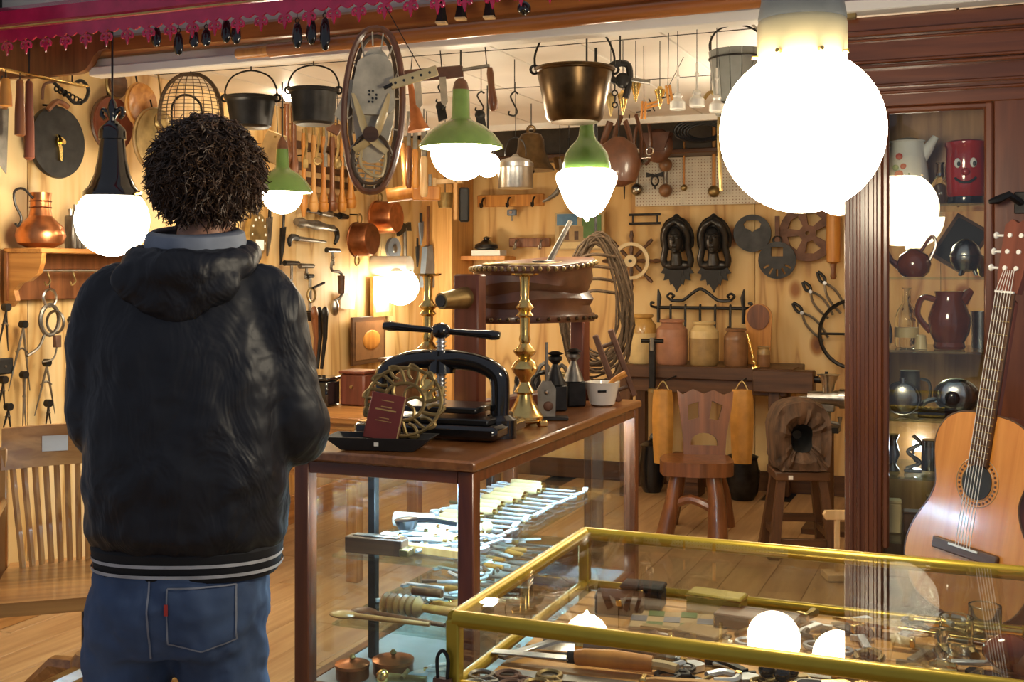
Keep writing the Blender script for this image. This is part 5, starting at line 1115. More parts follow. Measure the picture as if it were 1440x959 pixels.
# bell, can, sieve in the middle distance
c=P(747,240,6.3); it('bronze_bell','dark bronze bell with flared mouth hanging behind the metal can','bell',c,YAW,('body','bronze',LA([(.13,0),(.125,.012),(.10,.05),(.078,.11),(.072,.17),(.055,.2),(.02,.21)],26)),('crown','bronze',RG((0,0,.225),.02,.008)),('clapper','iron',MB().ball((0,0,.0),.02,10,8)),('cord','ink',C((0,0,.24),(0,0,ZC-c.z),.003)))
c=P(725,265,5.6); it('tin_can','shiny tin carrier can with domed lid hanging beside the wide green lamp','can',c,YAW,('body','steel',LA([(.085,0),(.087,.004),(.085,.10),(.087,.105)],28)),('lid','steel',LA([(.088,.105),(.088,.125),(.07,.14),(.02,.155),(.014,.165),(.004,.17)],28)),('bail','iron',bail(.05,.09,.16,.003)),('hook','iron',C((0,0,.25),(0,0,ZC-c.z),.002)))
c=P(870,230,6.4); it('leather_bellows_bag','brown leather bag hanging right of the bell lamp','bag',c,YAW,('bag','leather',LA([(.03,-.13),(.10,-.10),(.13,.0),(.10,.10),(.03,.15)],18,1,.5)),('cord','ink',C((0,0,.15),(0,0,ZC-c.z),.003)))
it('glass_cloche','dark hanging strainer behind the bell lamp','strainer',P(800,222,6.9),YAW,('bowl','bronze',LA([(.02,-.10),(.08,-.07),(.10,0),(.09,.0)],20)),('handle','iron',C((0,0,0),(0,0,.12),.008)),('cord','ink',C((0,0,.12),(0,0,.42),.003)))
t=it('sabre_hook','curved steel tool hanging between bell and bell lamp','hook',P(775,262,6.6),YAW,('curve','dull_steel',T([(.05,0,.16),(.06,0,.05),(.03,0,-.04),(-.05,0,-.09)],[.008,.012,.016,.006],7,4)),('cord','ink',C((.05,0,.16),(.05,0,.42),.002)))
for i,(px,py,d,w,h,mt) in enumerate(((383,207,5.95,.11,.16,'stone_olive'),(385,110,5.9,.10,.05,'orange_wood'),(470,180,6.0,.07,.06,'leather'),(500,165,5.6,.05,.16,'dull_steel'))):
    nm=['tin_sheet','wooden_block','leather_pouch','steel_square'][i]; c=P(px,py,d); it(nm,['tilted olive tin plate hanging beside the small green lamp','orange wooden block under the ceiling near the first pot','small leather tool pouch hanging under the second pot','slim grey blade hanging left of the snowshoe'][i],['plate','block','pouch','blade'][i],c,(0,[.35,0,.5,.1][i],YAW),('body',mt,X((0,0,0),(w,.02 if i!=1 else .06,h),.005)),('rivet','brass',C((0,-.012,h*.35),(0,-.018,h*.35),.006)),('cord','ink',C((0,0,h*.5),([-.22,0,-.3,-.05][i],0,[.62,.15,.62,.5][i]),.002)))
for i in range(6):
    c=P(430+i*14+3*(i%2),205-4*(i%3),6.35); it('hung_tool',['brass fork','brass hook tool','steel rasp','brass spoon','steel gouge','brass scraper'][i]+' dangling below the iron pots','tool',c,YAW,('shank',['dull_brass','dull_steel'][i in(2,4)],T([(0,0,.10),(.005,0,0),(-.01,0,-.08)],.008,6,3)),('head',['dull_brass','dull_steel'][i in(2,4)],[X((0,0,-.10),(.03,.01,.05)),RG((0,0,-.10),.02,.006),X((0,0,-.11),(.02,.01,.08)),MB().ball((0,0,-.10),.025,10,8,(1,.4,1.3)),X((0,0,-.10),(.016,.016,.06)),PR([(-.03,-.07),(.03,-.07),(.04,-.12),(-.04,-.12)],.006)][i]),('cord','ink',C((0,0,.1),(0,0,ZC-c.z),.002)),group='tools dangling under the pots')
# wires stretched under the ceiling
for i,(y0) in enumerate((4.2,5.1)):
    o=tag(T([(-3.5,y0,ZC-.03),(-1.5,y0,ZC-.045),(.5,y0,ZC-.03)],.0018,5,6).build('ceiling_wire','iron'),['thin hanging wire stretched under the ceiling nearest the header','thin hanging wire stretched under the ceiling towards the back'][i],'wire','wires under the ceiling')
# ------------------------------------------------------------------ on the counter
def onK(px,py): q=onZ(px,py,KZ); return q
# copying press
c=onK(655,600); c=onK(607,612)
pr_=thing('book_press','black cast iron book press with screw and long handle on the counter','press',(-1.487,2.99,KZ+.001),.06); pr_.scale=(1.10,1.0,.86)
X((.02,.02,.03),(.40,.27,.045),.012).build('base','black_gloss',pr_); X((.02,.02,.062),(.34,.22,.02),.004).build('bed','black_iron',pr_)
for s in(-1,1): LA([(.046,0),(.046,.06),(.03,.075)],18,c=(.02+s*.165,.02,0)).build('foot','black_gloss',pr_)
T([(-.145,.02,.05),(-.147,.02,.17),(-.135,.02,.215),(-.085,.02,.245),(-.02,.02,.255),(.06,.02,.255),(.125,.02,.245),(.175,.02,.215),(.187,.02,.17),(.185,.02,.05)],[.026,.026,.029,.030,.034,.034,.030,.029,.026,.026],14,4).build('arch','black_gloss',pr_)
C((.02,.02,.21),(.02,.02,.285),.040,.030,18).build('boss','black_gloss',pr_); b=MB().cyl((.02,.02,.10),(.02,.02,.36),.011,n=12)
for k in range(16): b.ring((.02,.02,.105+.014*k),.012,.0035,'z',14,5)
b.build('screw','steel',pr_); X((.02,.02,.095),(.26,.17,.02),.004).build('platen','black_iron',pr_)
MB().ball((.02,.02,.352),.028,16,10).build('hub','black_gloss',pr_)
T([(-.14,-.0,.368),(-.12,.003,.366),(-.06,.01,.360),(.02,.02,.352),(.10,.03,.345),(.16,.037,.340),(.18,.04,.338)],[.012,.017,.012,.010,.012,.017,.012],10,3).build('handle','black_gloss',pr_)
# tray, trivet, book
c=onK(548,628); tr_=thing('black_tray','shallow black boat-shaped tray with small price sticker on the counter','tray',(c.x,c.y-.045,KZ+.002),YAW-.17)
b=MB(); o0=[(-.10,-.045),(.10,-.045),(.10,.05),(-.10,.05)]; o1=[(-.145,-.055),(.145,-.055),(.145,.065),(-.145,.065)]
vs=[(x,y,0) for x,y in o0]+[(x,y,.034) for x,y in o1]+[(x*.96,y*.9,.034) for x,y in o1]+[(x*.98,y*.9,.008) for x,y in o0]
b.add(vs,[(3,2,1,0)]+[(k*4+i,k*4+(i+1)%4,k*4+4+(i+1)%4,k*4+4+i) for k in range(3) for i in range(4)]+[(12,13,14,15)]); b.build('dish','black_matt',tr_,sharp=20); X((.0,-.052,.018),(.012,.002,.010),0).build('sticker','paper',tr_)
trl=Vector((c.x,c.y-.045,KZ))
c2=Vector((trl.x+.02,trl.y+.050,KZ+.024)); tv=thing('brass_trivet','round openwork brass trivet standing in the black tray behind the red book','trivet',c2,(math.radians(-14),0,YAW-.17)); tv.scale=(1.22,1,1.08)
RG((.01,0,.092),.087,.005,n=36).build('rim','dull_brass',tv)
for k in range(12):
    a=k*PI/6; T([(.01+.05*math.cos(a),0,.092+.05*math.sin(a)),(.01+.085*math.cos(a+.15),0,.092+.085*math.sin(a+.15)),(.01+.095*math.cos(a+.4),0,.092+.095*math.sin(a+.4)),(.01+.07*math.cos(a+.42),0,.092+.07*math.sin(a+.42)),(.01+.058*math.cos(a+.25),0,.092+.058*math.sin(a+.25))],.0045,6,4).build('scroll','dull_brass',tv)
RG((.01,0,.092),.048,.005,n=24).build('inner_ring','dull_brass',tv)
for k in range(6):
    a=k*PI/3; T([(.01,0,.092),(.01+.03*math.cos(a+.4),0,.092+.03*math.sin(a+.4)),(.01+.048*math.cos(a),0,.092+.048*math.sin(a))],.004,6,3).build('spoke','dull_brass',tv)
bk_=thing('red_book','small dark red cloth-bound book leaning on the brass trivet','book',(trl.x-.005,trl.y-.004,KZ+.026),(math.radians(-16),math.radians(9),YAW-.17))
X((0,0,.062),(.090,.003,.125),.001).build('front_cover','book_red',bk_); X((0,.022,.062),(.090,.003,.125),.001).build('back_cover','book_red',bk_); X((.002,.011,.062),(.084,.019,.118),.001).build('pages','page',bk_); X((-.0455,.011,.062),(.003,.025,.125),.001).build('spine','book_red',bk_)
for z,w_,h_ in((.105,.035,.002),(.088,.030,.003),(.080,.058,.004),(.058,.028,.002),(.050,.045,.002)): X((0,-.0018,z),(w_,.0006,h_),0).build('title_line','gold_print',bk_)
# candlesticks
cp=[(.047,0),(.047,.006),(.040,.014),(.030,.03),(.022,.045),(.018,.06),(.026,.066),(.020,.075),(.012,.09),(.016,.10),(.028,.112),(.034,.125),(.026,.14),(.014,.15),(.024,.158),(.030,.168),(.018,.178),(.012,.186),(.015,.196),(.012,.21),(.013,.25),(.022,.256),(.014,.266),(.024,.276),(.015,.286),(.011,.296),(.012,.34),(.014,.352),(.034,.356),(.035,.360),(.012,.358)]
def candle(px,py,lab,z0=KZ,d=None,s=1.0):
    c=onK(px,py); t=thing('candlestick',lab,'candlestick',(c.x,c.y,z0),YAW+.4,'brass candlesticks')
    LA([(r*s,z*s+.022) for r,z in cp],24).build('stem','brass',t)
    b=MB(); b.box((0,0,.016),(.085,.085,.012),.004); b.build('plinth','brass',t)
    for a in(45,135,225,315):
        x,y=math.cos(math.radians(a)),math.sin(math.radians(a)); MB().box((x*.058,y*.058,.009),(.028,.028,.018),.003).build('foot','brass',t)
candle(738,598,'taller brass candlestick in front of the bellows',s=1.25); 
q=P(602,400,3.66); candle(602,385+.471*FPX/3.66,'brass candlestick behind the book press handle',s=1.25)
# bellows machine on a wooden stand
bl=thing('forge_bellows','round leather blacksmith bellows in a dark wooden stand on the counter','bellows',(-1.47,3.74,KZ),math.radians(78))
for x,h,w_ in((-.36,.47,.10),(.335,.36,.06)):
    X((x,0,h/2),(.05,w_,h),.006).build('upright','red_wood',bl)
X((.0,0,.03),(.70,.06,.045),.006).build('sill','red_wood',bl); X((.335,.0,.025),(.07,.25,.05),.006).build('cross_foot','red_wood',bl); X((-.36,0,.025),(.07,.26,.05),.006).build('cross_foot','red_wood',bl)
def pear(b,zs,k=40):
    n=k; vs=[]
    for r,z,wv,ph in zs:
        for i in range(n):
            a=2*PI*i/n; x=.27*math.cos(a); y=.185*math.sin(a)*(1+.18*math.cos(a)); vs.append((r*x,r*y,z+wv*math.sin(3*a+ph)+.06*max(0,math.cos(a)+.3)*(z-.32)/.15*.4))
    m_=len(zs); return b.add(vs,[(q*n+i,q*n+(i+1)%n,(q+1)*n+(i+1)%n,(q+1)*n+i) for q in range(m_-1) for i in range(n)]+[list(range(n))[::-1],list(range((m_-1)*n,m_*n))])
pear(MB(),[(1,.305,0,0),(1.01,.310,0,0),(1.01,.325,0,0),(1,.33,0,0)]).build('lower_board','leather',bl)
pear(MB(),[(.97,.33,0,0),(.93,.355,.004,0),(.99,.38,.008,1),(.90,.405,.010,2),(.98,.435,.010,3),(.96,.462,.004,4),(.99,.475,0,0)]).build('folded_leather','leather',bl)
tb=pear(MB(),[(1.0,.475,0,0),(1.02,.480,0,0),(1.02,.493,0,0),(1.0,.498,0,0)]).build('top_board','leather',bl)
me=MB().ball((0,0,0),.0085,6,4).mesh('nail'); me.materials.append(MAT['dull_brass']); me2=MB().ball((0,0,0),.0075,6,4).mesh('nail'); me2.materials.append(MAT['bronze'])
for z,par,q,mm in((.318,bl,40,me2),(.487,tb,52,me)):
    for k in range(q):
        a=2*PI*k/q; link('nail',mm,par,(.275*math.cos(a)*1.01,.189*math.sin(a)*(1+.18*math.cos(a))*1.01,z+.06*max(0,math.cos(a)+.3)*(z-.32)/.15*.4))
T([(.17*math.cos(a)-.05,.12*math.sin(a),.503+.016*max(0,math.cos(a)*.6+.1)) for a in[2*PI*i/30 for i in range(30)]],.005,5,closed=True).build('seam','dull_brass',tb)
C((.06,-.03,.50),(.17,-.06,.66),.012,.009).build('lever','dull_steel',tb); X((.05,-.03,.515),(.10,.05,.006)).build('lever_plate','dull_steel',tb)
C((-.36,.0,.395),(-.50,.01,.385),.038,.026,18).build('nozzle','dull_brass',bl); C((-.499,.01,.385),(-.504,.01,.385),.019,n=16).build('nozzle_bore','ink',bl)
# iron jack, oil cans, mortar, boot jack, rope
c=onK(764,592); it('screw_jack','pitted grey iron jack plate with tall rod on the counter','jack',(c.x,c.y+.03,KZ),YAW,('plate','dull_steel',PR([(-.028,.0),(.028,.0),(.03,.10),(.015,.125),(-.015,.125),(-.03,.10)],.014)),('rod','dull_steel',C((.0,0,.12),(.0,0,.25),.005)),('foot','iron',X((.02,0,.006),(.10,.05,.012),.003)),('rivet','steel',MB().ball((0,-.01,.09),.008,8,6)),('boss','rust',MB().ball((.005,-.009,.045),.016,10,8,(1,.5,1))))
for i,(px,py) in enumerate(((790,566),(768,572))):
    c=Vector(((-1.345,3.84),(-1.36,3.69))[i]+(KZ,)); it('oil_can',['square-based black oil can with conical top on the counter','smaller dark oil can behind the jack plate'][i],'oil can',(c.x,c.y,KZ),YAW+.3,('base','iron',X((0,0,.045),(.07,.07,.09),.006)),('cone','dull_steel' if i==0 else 'iron',LA([(.038,.09),(.014,.15),(.010,.16),(.024,.175),(.024,.185),(.01,.19)],16)),('cap','iron',LA([(.012,.188),(.03,.196),(.012,.204)],14)))
c=Vector((-1.258,3.90,KZ)); it('stone_mortar','white stone mortar with wooden pestle at the far end of the counter','mortar',(c.x,c.y,KZ),YAW,('bowl','porcelain',LA([(.035,0),(.045,.006),(.055,.05),(.062,.08),(.064,.084),(.056,.084),(.045,.03),(.01,.02)],26)),('pestle','orange_wood',T([(-.01,0,.03),(.04,.0,.09),(.085,0,.115)],[.010,.009,.013],8)),('lug','iron',C((-.02,-.055,.055),(.01,-.06,.056),.004)))
c=Vector((-1.215,4.05,KZ)); it('boot_jack','grey weathered wooden ladder frame leaning at the counter end','frame',(c.x,c.y,KZ+.02),(0,math.radians(-20),YAW),('rail','rust',X((-.03,0,.12),(.022,.03,.26),.004)),('rail','rust',X((.03,0,.12),(.022,.03,.26),.004)),('rung','walnut',C((-.03,0,.03),(.03,0,.03),.008)),('rung','walnut',C((-.03,0,.2),(.03,0,.2),.008)))
c=P(838,500,4.75); t=thing('rope_coil','large hanging coil of rough brown barbed twine behind the bellows','rope',(c.x,c.y,0),YAW)
zc=1.42-(410-385)/FPX*4.75
rr=random.Random(11)
for k in range(20):
    dx=rr.uniform(-.02,.03); sxx=rr.uniform(.085,.14); top=1.60-rr.uniform(0,.06); bot=1.0+rr.uniform(-.05,.1); yy=rr.uniform(-.04,.04); pts=[]
    for i in range(26):
        a=2*PI*i/26; z=(top+bot)/2+(top-bot)/2*math.sin(a); pts.append((dx+sxx*math.cos(a)*(1-.25*math.sin(a))+rr.uniform(-.006,.006),yy+rr.uniform(-.008,.008),z))
    MB().tube(pts,.0048,5,closed=True).build('strand','rope',t)
for k in range(4): T([(-.10+.01*k,-.03,1.47-.05*k),(-.02,-.06,1.50-.05*k),(.08,-.02,1.49-.05*k)],.007,5,4).build('binding','rope',t)
C((0,0,1.58),(0,0,ZC),.006).build('hanger','iron',t)
for i,(px,py,d) in enumerate(((790,470,5.0),(765,480,5.1),(742,478,5.2))):
    c=P(px,py,d); it('iron_pulley',['tarnished brass pulley frame on the far table, right','iron wheel gadget on the far table, middle','iron tap gadget on the far table, left'][i],'pulley',(c.x,c.y,.80),YAW,('wheel','dull_brass' if i==0 else 'iron',RG((0,0,.13),.05,.012)),('frame','dull_steel',T([(-.06,0,0),(-.05,0,.12),(0,0,.22),(.05,0,.12),(.06,0,0)],.010,6,4)),('axle','steel',C((0,-.04,.13),(0,.04,.13),.010)),('base','iron',X((0,0,.012),(.16,.08,.024),.004)))
c=P(765,480,5.1); tb_=thing('side_table','dark plain side table behind the counter holding iron gadgets','table',(c.x,c.y,0),YAW); X((0,0,.785),(.50,.55,.03),.004).build('top','walnut',tb_)
for x in(-.22,.22):
    for y in(-.24,.24): X((x,y,.385),(.05,.05,.77),.004).build('leg','walnut_z',tb_)
# ------------------------------------------------------------------ in the cabinet
def inC(px,shelf,y=.17): q=onY(px,300,CY0+y); return Vector((q.x,CY0+y,SHZ[shelf]+.001))
def vessel(name,lab,cat,px,sh,prof,mt,*parts,y=.17,rz=0,n=24): return it(name,lab,cat,inC(px,sh,y),rz,('body',mt,LA(prof,n)),*parts)
t=vessel('enamel_jug','white enamel jug with painted red roses on the top cabinet shelf','jug',1276,0,[(.062,0),(.066,.006),(.060,.10),(.050,.17),(.048,.19),(.052,.195),(.046,.192)],'white_glaze',('spout','white_glaze',T([(.03,0,.13),(.055,0,.165),(.08,0,.205)],[.022,.018,.010],10)),('handle','white_glaze',T([(-.048,0,.175),(-.085,0,.16),(-.09,0,.08),(-.06,0,.04)],.006,7,4)),('lid','white_glaze',LA([(.05,.192),(.03,.202),(.008,.206)],20)),y=.14)
for x,z,r,m_ in((-.02,.09,.014,'red_print'),(-.008,.115,.009,'red_print'),(-.03,.112,.009,'green_print'),(.004,.09,.008,'green_print'),(.0,.065,.008,'gold_print'),(-.02,.145,.010,'red_print')):
    MB().ball((x,-.0585+.06*max(0,z-.10)+.0,z),r,10,6,(1,.18,1)).build('painted_flower',m_,t)
t=vessel('face_jar','glossy red ceramic jar with a smiling face and black base','jar',1358,0,[(.050,.022),(.054,.03),(.056,.10),(.053,.165),(.058,.172),(.058,.182),(.050,.186),(.046,.17)],'red_glaze',('base','black_gloss',LA([(.050,0),(.052,.004),(.050,.024)],24)),y=.12)
for s in(-1,1): o=MB().ball((s*.021,-.052,.118),.012,12,8,(.8,.4,1.2)).build('eye','white_glaze',t); MB().ball((s*.021+.003,-.057,.115),.006,8,6,(.8,.4,1.2)).build('pupil','ink',o)
MB().ball((0,-.058,.092),.013,12,8,(1,.8,.9)).build('nose','red_glaze',t); T([(-.028,-.049,.075),(-.015,-.057,.064),(0,-.059,.061),(.015,-.057,.064),(.028,-.049,.075)],.004,6,4).build('mouth','ink',t)
vessel('glass_decanter','small ribbed glass decanter between the enamel jug and the red jar','decanter',1322,0,[(.022,0),(.028,.01),(.030,.05),(.022,.075),(.010,.09),(.010,.125),(.014,.13)],'clear_glass',('collar','bright_steel',LA([(.012,.088),(.014,.092),(.012,.098)],14)))
vessel('glass_tumbler','cut glass tumbler at the left of the top cabinet shelf','glass',1250,0,[(.020,0),(.026,.10),(.024,.10),(.018,.008)],'clear_glass',y=.22)
vessel('brown_teapot','small brown pottery teapot with loop handle on the second cabinet shelf','teapot',1285,1,[(.03,0),(.045,.015),(.05,.04),(.04,.065),(.025,.075),(.012,.085)],'brown_glaze',('handle','brown_glaze',T([(.02,0,.075),(.05,0,.12),(.062,0,.095),(.045,0,.05)],.005,7,4)),('spout','brown_glaze',T([(-.04,0,.03),(-.065,0,.05),(-.075,0,.075)],[.012,.008,.006],8)),y=.14)
it('dark_slate','dark framed slate leaning diagonally on the second cabinet shelf','slate',inC(1330,1,.24)+Vector((0,0,.034)),(math.radians(-12),math.radians(32),0),('slate','black_matt',X((0,0,.08),(.10,.006,.14),.002)),('frame','walnut',H(rect(.115,.155,0,.08),[rect(.095,.135,0,.08)],.012)))
t=vessel('pewter_pot','round pewter pot on little feet on the second cabinet shelf','pot',1358,1,[(.01,.015),(.03,.02),(.042,.045),(.044,.065),(.036,.09),(.02,.105),(.008,.112)],'pewter',('band','pewter',RG((0,0,.062),.0445,.002,'z',24)),y=.12)
for a in(0,120,240): C((.02*math.cos(a*PI/180),.02*math.sin(a*PI/180),.025),(.03*math.cos(a*PI/180),.03*math.sin(a*PI/180),.005),.006).build('foot','pewter',t)
vessel('silver_bowl','small bright bowl at the right of the second cabinet shelf','bowl',1388,1,[(.02,0),(.024,.005),(.045,.06),(.047,.062),(.04,.05),(.01,.012)],'brass',y=.2)
vessel('clear_bottle','clear glass bottle with narrow neck on the third cabinet shelf','bottle',1275,2,[(.030,0),(.034,.006),(.035,.08),(.028,.11),(.012,.135),(.011,.175),(.015,.18)],'clear_glass',('label_band','stone_cream',LA([(.0355,.03),(.0355,.06)],24)))
vessel('brown_pitcher','glossy brown glazed pitcher with big handle on the third cabinet shelf','pitcher',1335,2,[(.042,0),(.046,.008),(.042,.02),(.056,.05),(.060,.09),(.050,.125),(.038,.15),(.042,.17),(.036,.168)],'brown_glaze',('handle','brown_glaze',T([(-.038,0,.145),(-.075,0,.15),(-.088,0,.10),(-.052,0,.05)],.009,8,4)),('spout','brown_glaze',T([(.035,0,.14),(.052,0,.165),(.062,0,.175)],[.018,.014,.008],8)),y=.13)
vessel('small_lamp_glass','tiny cream glass shade between bottle and pitcher','shade',1295,2,[(.018,0),(.014,.04),(.010,.042)],'stone_cream',y=.1)
vessel('silver_cup','tall polished metal beaker at the right of the third cabinet shelf','beaker',1380,2,[(.028,0),(.032,.11),(.030,.11),(.026,.01)],'pewter',y=.2)
it('pewter_flask','round flat pewter flask standing on the fourth cabinet shelf','flask',inC(1269,3,.10)+Vector((0,0,.003)),0,('disc','pewter',MB().ball((0,0,.05),.049,24,14,(1,.35,1))),('rim','pewter',RG((0,0,.05),.0485,.003,n=28)),('neck','pewter',C((0,0,.095),(0,0,.11),.009)))
vessel('pewter_mug','dark pewter mug behind the round flask','mug',1280,3,[(.032,0),(.034,.01),(.028,.12),(.030,.125)],'dull_steel',('handle','dull_steel',T([(.03,0,.10),(.055,0,.09),(.055,0,.04),(.032,0,.03)],.005,6,4)),y=.24)
it('silver_camera_dish','silver shell-like dish with dark centre on the fourth cabinet shelf','dish',inC(1345,3,.16),(0,0,0),('dish','bright_steel',MB().ball((0,0,.06),.06,20,12,(1.1,.5,.9))),('centre','black_gloss',MB().ball((-.01,-.026,.055),.022,14,10,(1,.5,1))),('handle','steel',T([(-.05,0,.05),(-.085,-.01,.04),(-.10,0,.02)],.008,7,4)))
it('flat_box','flat dark box lying on the fourth cabinet shelf','box',inC(1318,3,.09),.1,('case','black_gloss',X((0,0,.011),(.11,.06,.02),.003)),('lid','black_gloss',X((0,0,.024),(.112,.062,.006),.002)))
vessel('silver_mug','slim silver mug on the fifth cabinet shelf','mug',1308,4,[(.024,0),(.026,.005),(.024,.09),(.026,.092)],'pewter',('handle','pewter',T([(-.024,0,.075),(-.045,0,.07),(-.045,0,.03),(-.024,0,.02)],.004,6,4)))
vessel('silver_vase','small silver vase at the left of the fifth cabinet shelf','vase',1255,4,[(.02,0),(.022,.004),(.01,.02),(.022,.05),(.012,.09),(.02,.11)],'pewter',y=.12)
it('scroll_ornament','twisted silver scroll ornament on the fifth cabinet shelf','ornament',inC(1284,4,.12),0,('scroll','pewter',T([(-.02,0,.01),(.02,0,.03),(-.015,0,.06),(.02,0,.085),(0,0,.11)],.006,7,5)),('base','pewter',X((0,0,.005),(.05,.03,.01),.002)))
for i,(px,w_,h_,m_) in enumerate(((1255,.05,.10,'stone_cream'),(1285,.06,.07,'walnut'),(1315,.05,.12,'black_gloss'))): it('tea_tin',['cream oblong tin','brown oblong tin','black oblong tin'][i]+' on the lowest cabinet shelf','tin',inC(px,5,.15),.1,('body',m_,X((0,0,h_*.45),(w_,.05,h_*.9),.004)),('lid',m_,X((0,0,h_*.94),(w_*1.04,.052,h_*.1),.003)))
# hook on the cabinet stile
c=onY(1418,285,CY0-.02); it('coat_hook','black iron coat hook on the cabinet stile above the guitar','hook',c,0,('plate','iron',X((.03,.012,0),(.03,.01,.06))),('arm','iron',T([(.03,0,0),(.0,-.04,.02),(-.03,-.05,.005),(-.05,-.055,.0)],[.010,.010,.012,.006],7,0)))
# ------------------------------------------------------------------ tools in the glass counter and the showcase
def tool(kind,lab,loc,rz,L=.18,mh='stone_cream',mb='bright_steel',group=None,tilt=0):
    r=L*.055; loc=Vector(loc)+Vector((0,0,.006)); mb='tool_steel' if mb in('bright_steel','steel') else mb
    if kind=='chisel': ps=(('handle',mh,T([(-L*.5,0,r),(-L*.45,0,r),(-L*.2,0,r),(-.02,0,r),(0,0,r)],[r*.7,r,r*.85,r*.95,r*.6],10)),('ferrule','brass',C((-.006,0,r),(.008,0,r),r*.65)),('blade',mb,PR([(0,-r*.35),(L*.45,-r*.6),(L*.5,r*.5),(0,r*.35)],.004,'z')))
    elif kind=='file': ps=(('blade',mb,X((L*.15,0,.004),(L*.7,.018,.006),.001)),('handle',mh,C((-L*.5,0,r*.8),(-L*.2,0,r*.8),r*.8,r*.6)))
    elif kind=='pliers': ps=(('handle',mb,T([(0,.002,.006),(-L*.2,.02,.006),(-L*.55,.014,.006)],.006,7,3)),('handle',mb,T([(0,-.002,.006),(-L*.2,-.02,.006),(-L*.55,-.014,.006)],.006,7,3)),('jaw',mb,PR([(0,-.014),(.02,-.016),(L*.4,-.004),(L*.4,.004),(.02,.016),(0,.014)],.010,'z')),('rivet','brass',C((0,0,.004),(0,0,.013),.006)))
    elif kind=='spanner': ps=(('shaft',mb,X((0,0,.005),(L*.8,.014,.006),.001)),('head',mb,MB().prism([(L*.4,-.012),(L*.47,-.022),(L*.56,-.018),(L*.5,-.008),(L*.5,.008),(L*.56,.018),(L*.47,.022),(L*.4,.012)],.009,'z')),('head',mb,MB().prism([(-L*.38,-.008),(-L*.43,-.018),(-L*.5,-.015),(-L*.46,0),(-L*.5,.015),(-L*.43,.018),(-L*.38,.008)],.009,'z')))
    elif kind=='spoon': ps=(('bowl',mh,MB().ball((L*.38,0,.010),.028,12,8,(1.5,1,.35))),('handle',mh,C((-L*.6,0,.008),(L*.3,0,.009),.006,.008)))
    elif kind=='knife': ps=(('blade',mb,PR([(0,-.012),(L*.5,-.016),(L*.62,.012),(0,.014)],.003,'z')),('handle',mh,T([(-L*.4,0,.008),(-L*.3,0,.010),(-.02,0,.008),(0,0,.006)],[.010,.013,.011,.009],8,0,flat=.7)),('bolster','brass',X((0,0,.008),(.010,.026,.014),.002)))
    elif kind=='scissors': ps=(('blade',mb,PR([(0,-.006),(L*.5,.008),(0,.008)],.003,'z')),('blade',mb,PR([(0,-.008),(L*.5,-.010),(0,.006)],.003,'z')),('bow',mb,RG((-L*.32,.022,.003),.018,.004,'z',14,6)),('bow',mb,RG((-L*.32,-.022,.003),.018,.004,'z',14,6)),('shank',mb,C((0,0,.003),(-L*.22,.016,.003),.004)),('shank',mb,C((0,0,.003),(-L*.22,-.016,.003),.004)))
    nm={'chisel':'wood_chisel','file':'hand_file','pliers':'steel_pliers','spanner':'steel_spanner','spoon':'wooden_spoon','knife':'knife','scissors':'scissors'}[kind]
    return it(nm,lab,kind,loc,(0,tilt,rz),*ps,group=group)
ORD=['frontmost','second','third','fourth','fifth','sixth','seventh','eighth','ninth','tenth','eleventh','twelfth','thirteenth','fourteenth','fifteenth','sixteenth','seventeenth','eighteenth','nineteenth','twentieth']
rk_=random.Random(21); z1=KS[0]+.003; z2=KS[1]+.003; z3=.322
# upper glass shelf: a long row of cream handled chisels towards the back
for i in range(12): tool('chisel','cream-handled chisel on the upper counter shelf, '+ORD[i]+' of the long row',(-1.40+rk_.uniform(-.015,.015),3.05+i*.060,z1),rk_.uniform(-.15,.15),.24,'stone_cream','steel','cream-handled chisels in a row')
for i in range(10): tool('file','small steel file at the right edge of the upper counter shelf, '+ORD[i]+' from the front',(-1.27+rk_.uniform(-.01,.01),2.95+i*.085,z1),rk_.uniform(1.2,1.9),.09,'dull_brass','bright_steel','files along the shelf edge')
for i in range(6): tool('pliers','steel pliers near the front of the upper counter shelf, '+ORD[i].replace('frontmost','first')+' from the left',(-1.50+i*.048,2.80+rk_.uniform(-.02,.05),z1),rk_.uniform(-1,1)+1.5,.12,'steel',['bright_steel','steel'][i%2],'pliers on the upper shelf')
for i in range(7): tool('spanner','bright steel spanner on the upper counter shelf, '+ORD[i].replace('frontmost','first')+' from the left',(-1.55+i*.05,2.90+rk_.uniform(-.02,.03),z1+.0),rk_.uniform(-.4,.4)+1.3,.13,'steel','bright_steel','spanners on the upper shelf')
for i in range(16): tool(['spanner','pliers','file','scissors'][i%4],['steel spanner','steel pliers','steel file','steel shears'][i%4]+' at the back left of the upper counter shelf, '+ORD[i]+' counting back',(-1.53+.02*(i%3),3.09+i*.042,z1),rk_.uniform(-.5,.5),.14,'dull_brass',['bright_steel','steel','bright_steel'][i%3],'tools at the back left of the upper shelf')
for i in range(12): tool(['knife','spanner','chisel'][i%3],['bright knife','flat steel key','white-handled gouge'][i%3]+' heaped at the front of the upper counter shelf, '+ORD[i].replace('frontmost','first')+' from the left',(-1.49+i*.017,2.80+.045*(i%4),z1+.014),rk_.uniform(-.4,.5),.13,'porcelain','bright_steel','tools heaped at the front of the upper shelf')
for i in range(14): tool(['spanner','file','pliers'][i%3],['steel spanner','steel strip file','steel pincers'][i%3]+' at the left of the lower counter shelf, '+ORD[i]+' counting back',(-1.53+.04*(i%3),2.84+i*.065,z2),rk_.uniform(-.6,.6),.15,'stool_wood',['bright_steel','steel'][i%2],'tools at the left of the lower shelf')
pb_=thing('wooden_level','dark wooden levelling plane at the front of the upper counter shelf','plane',(-1.51,2.705,z1),.06)
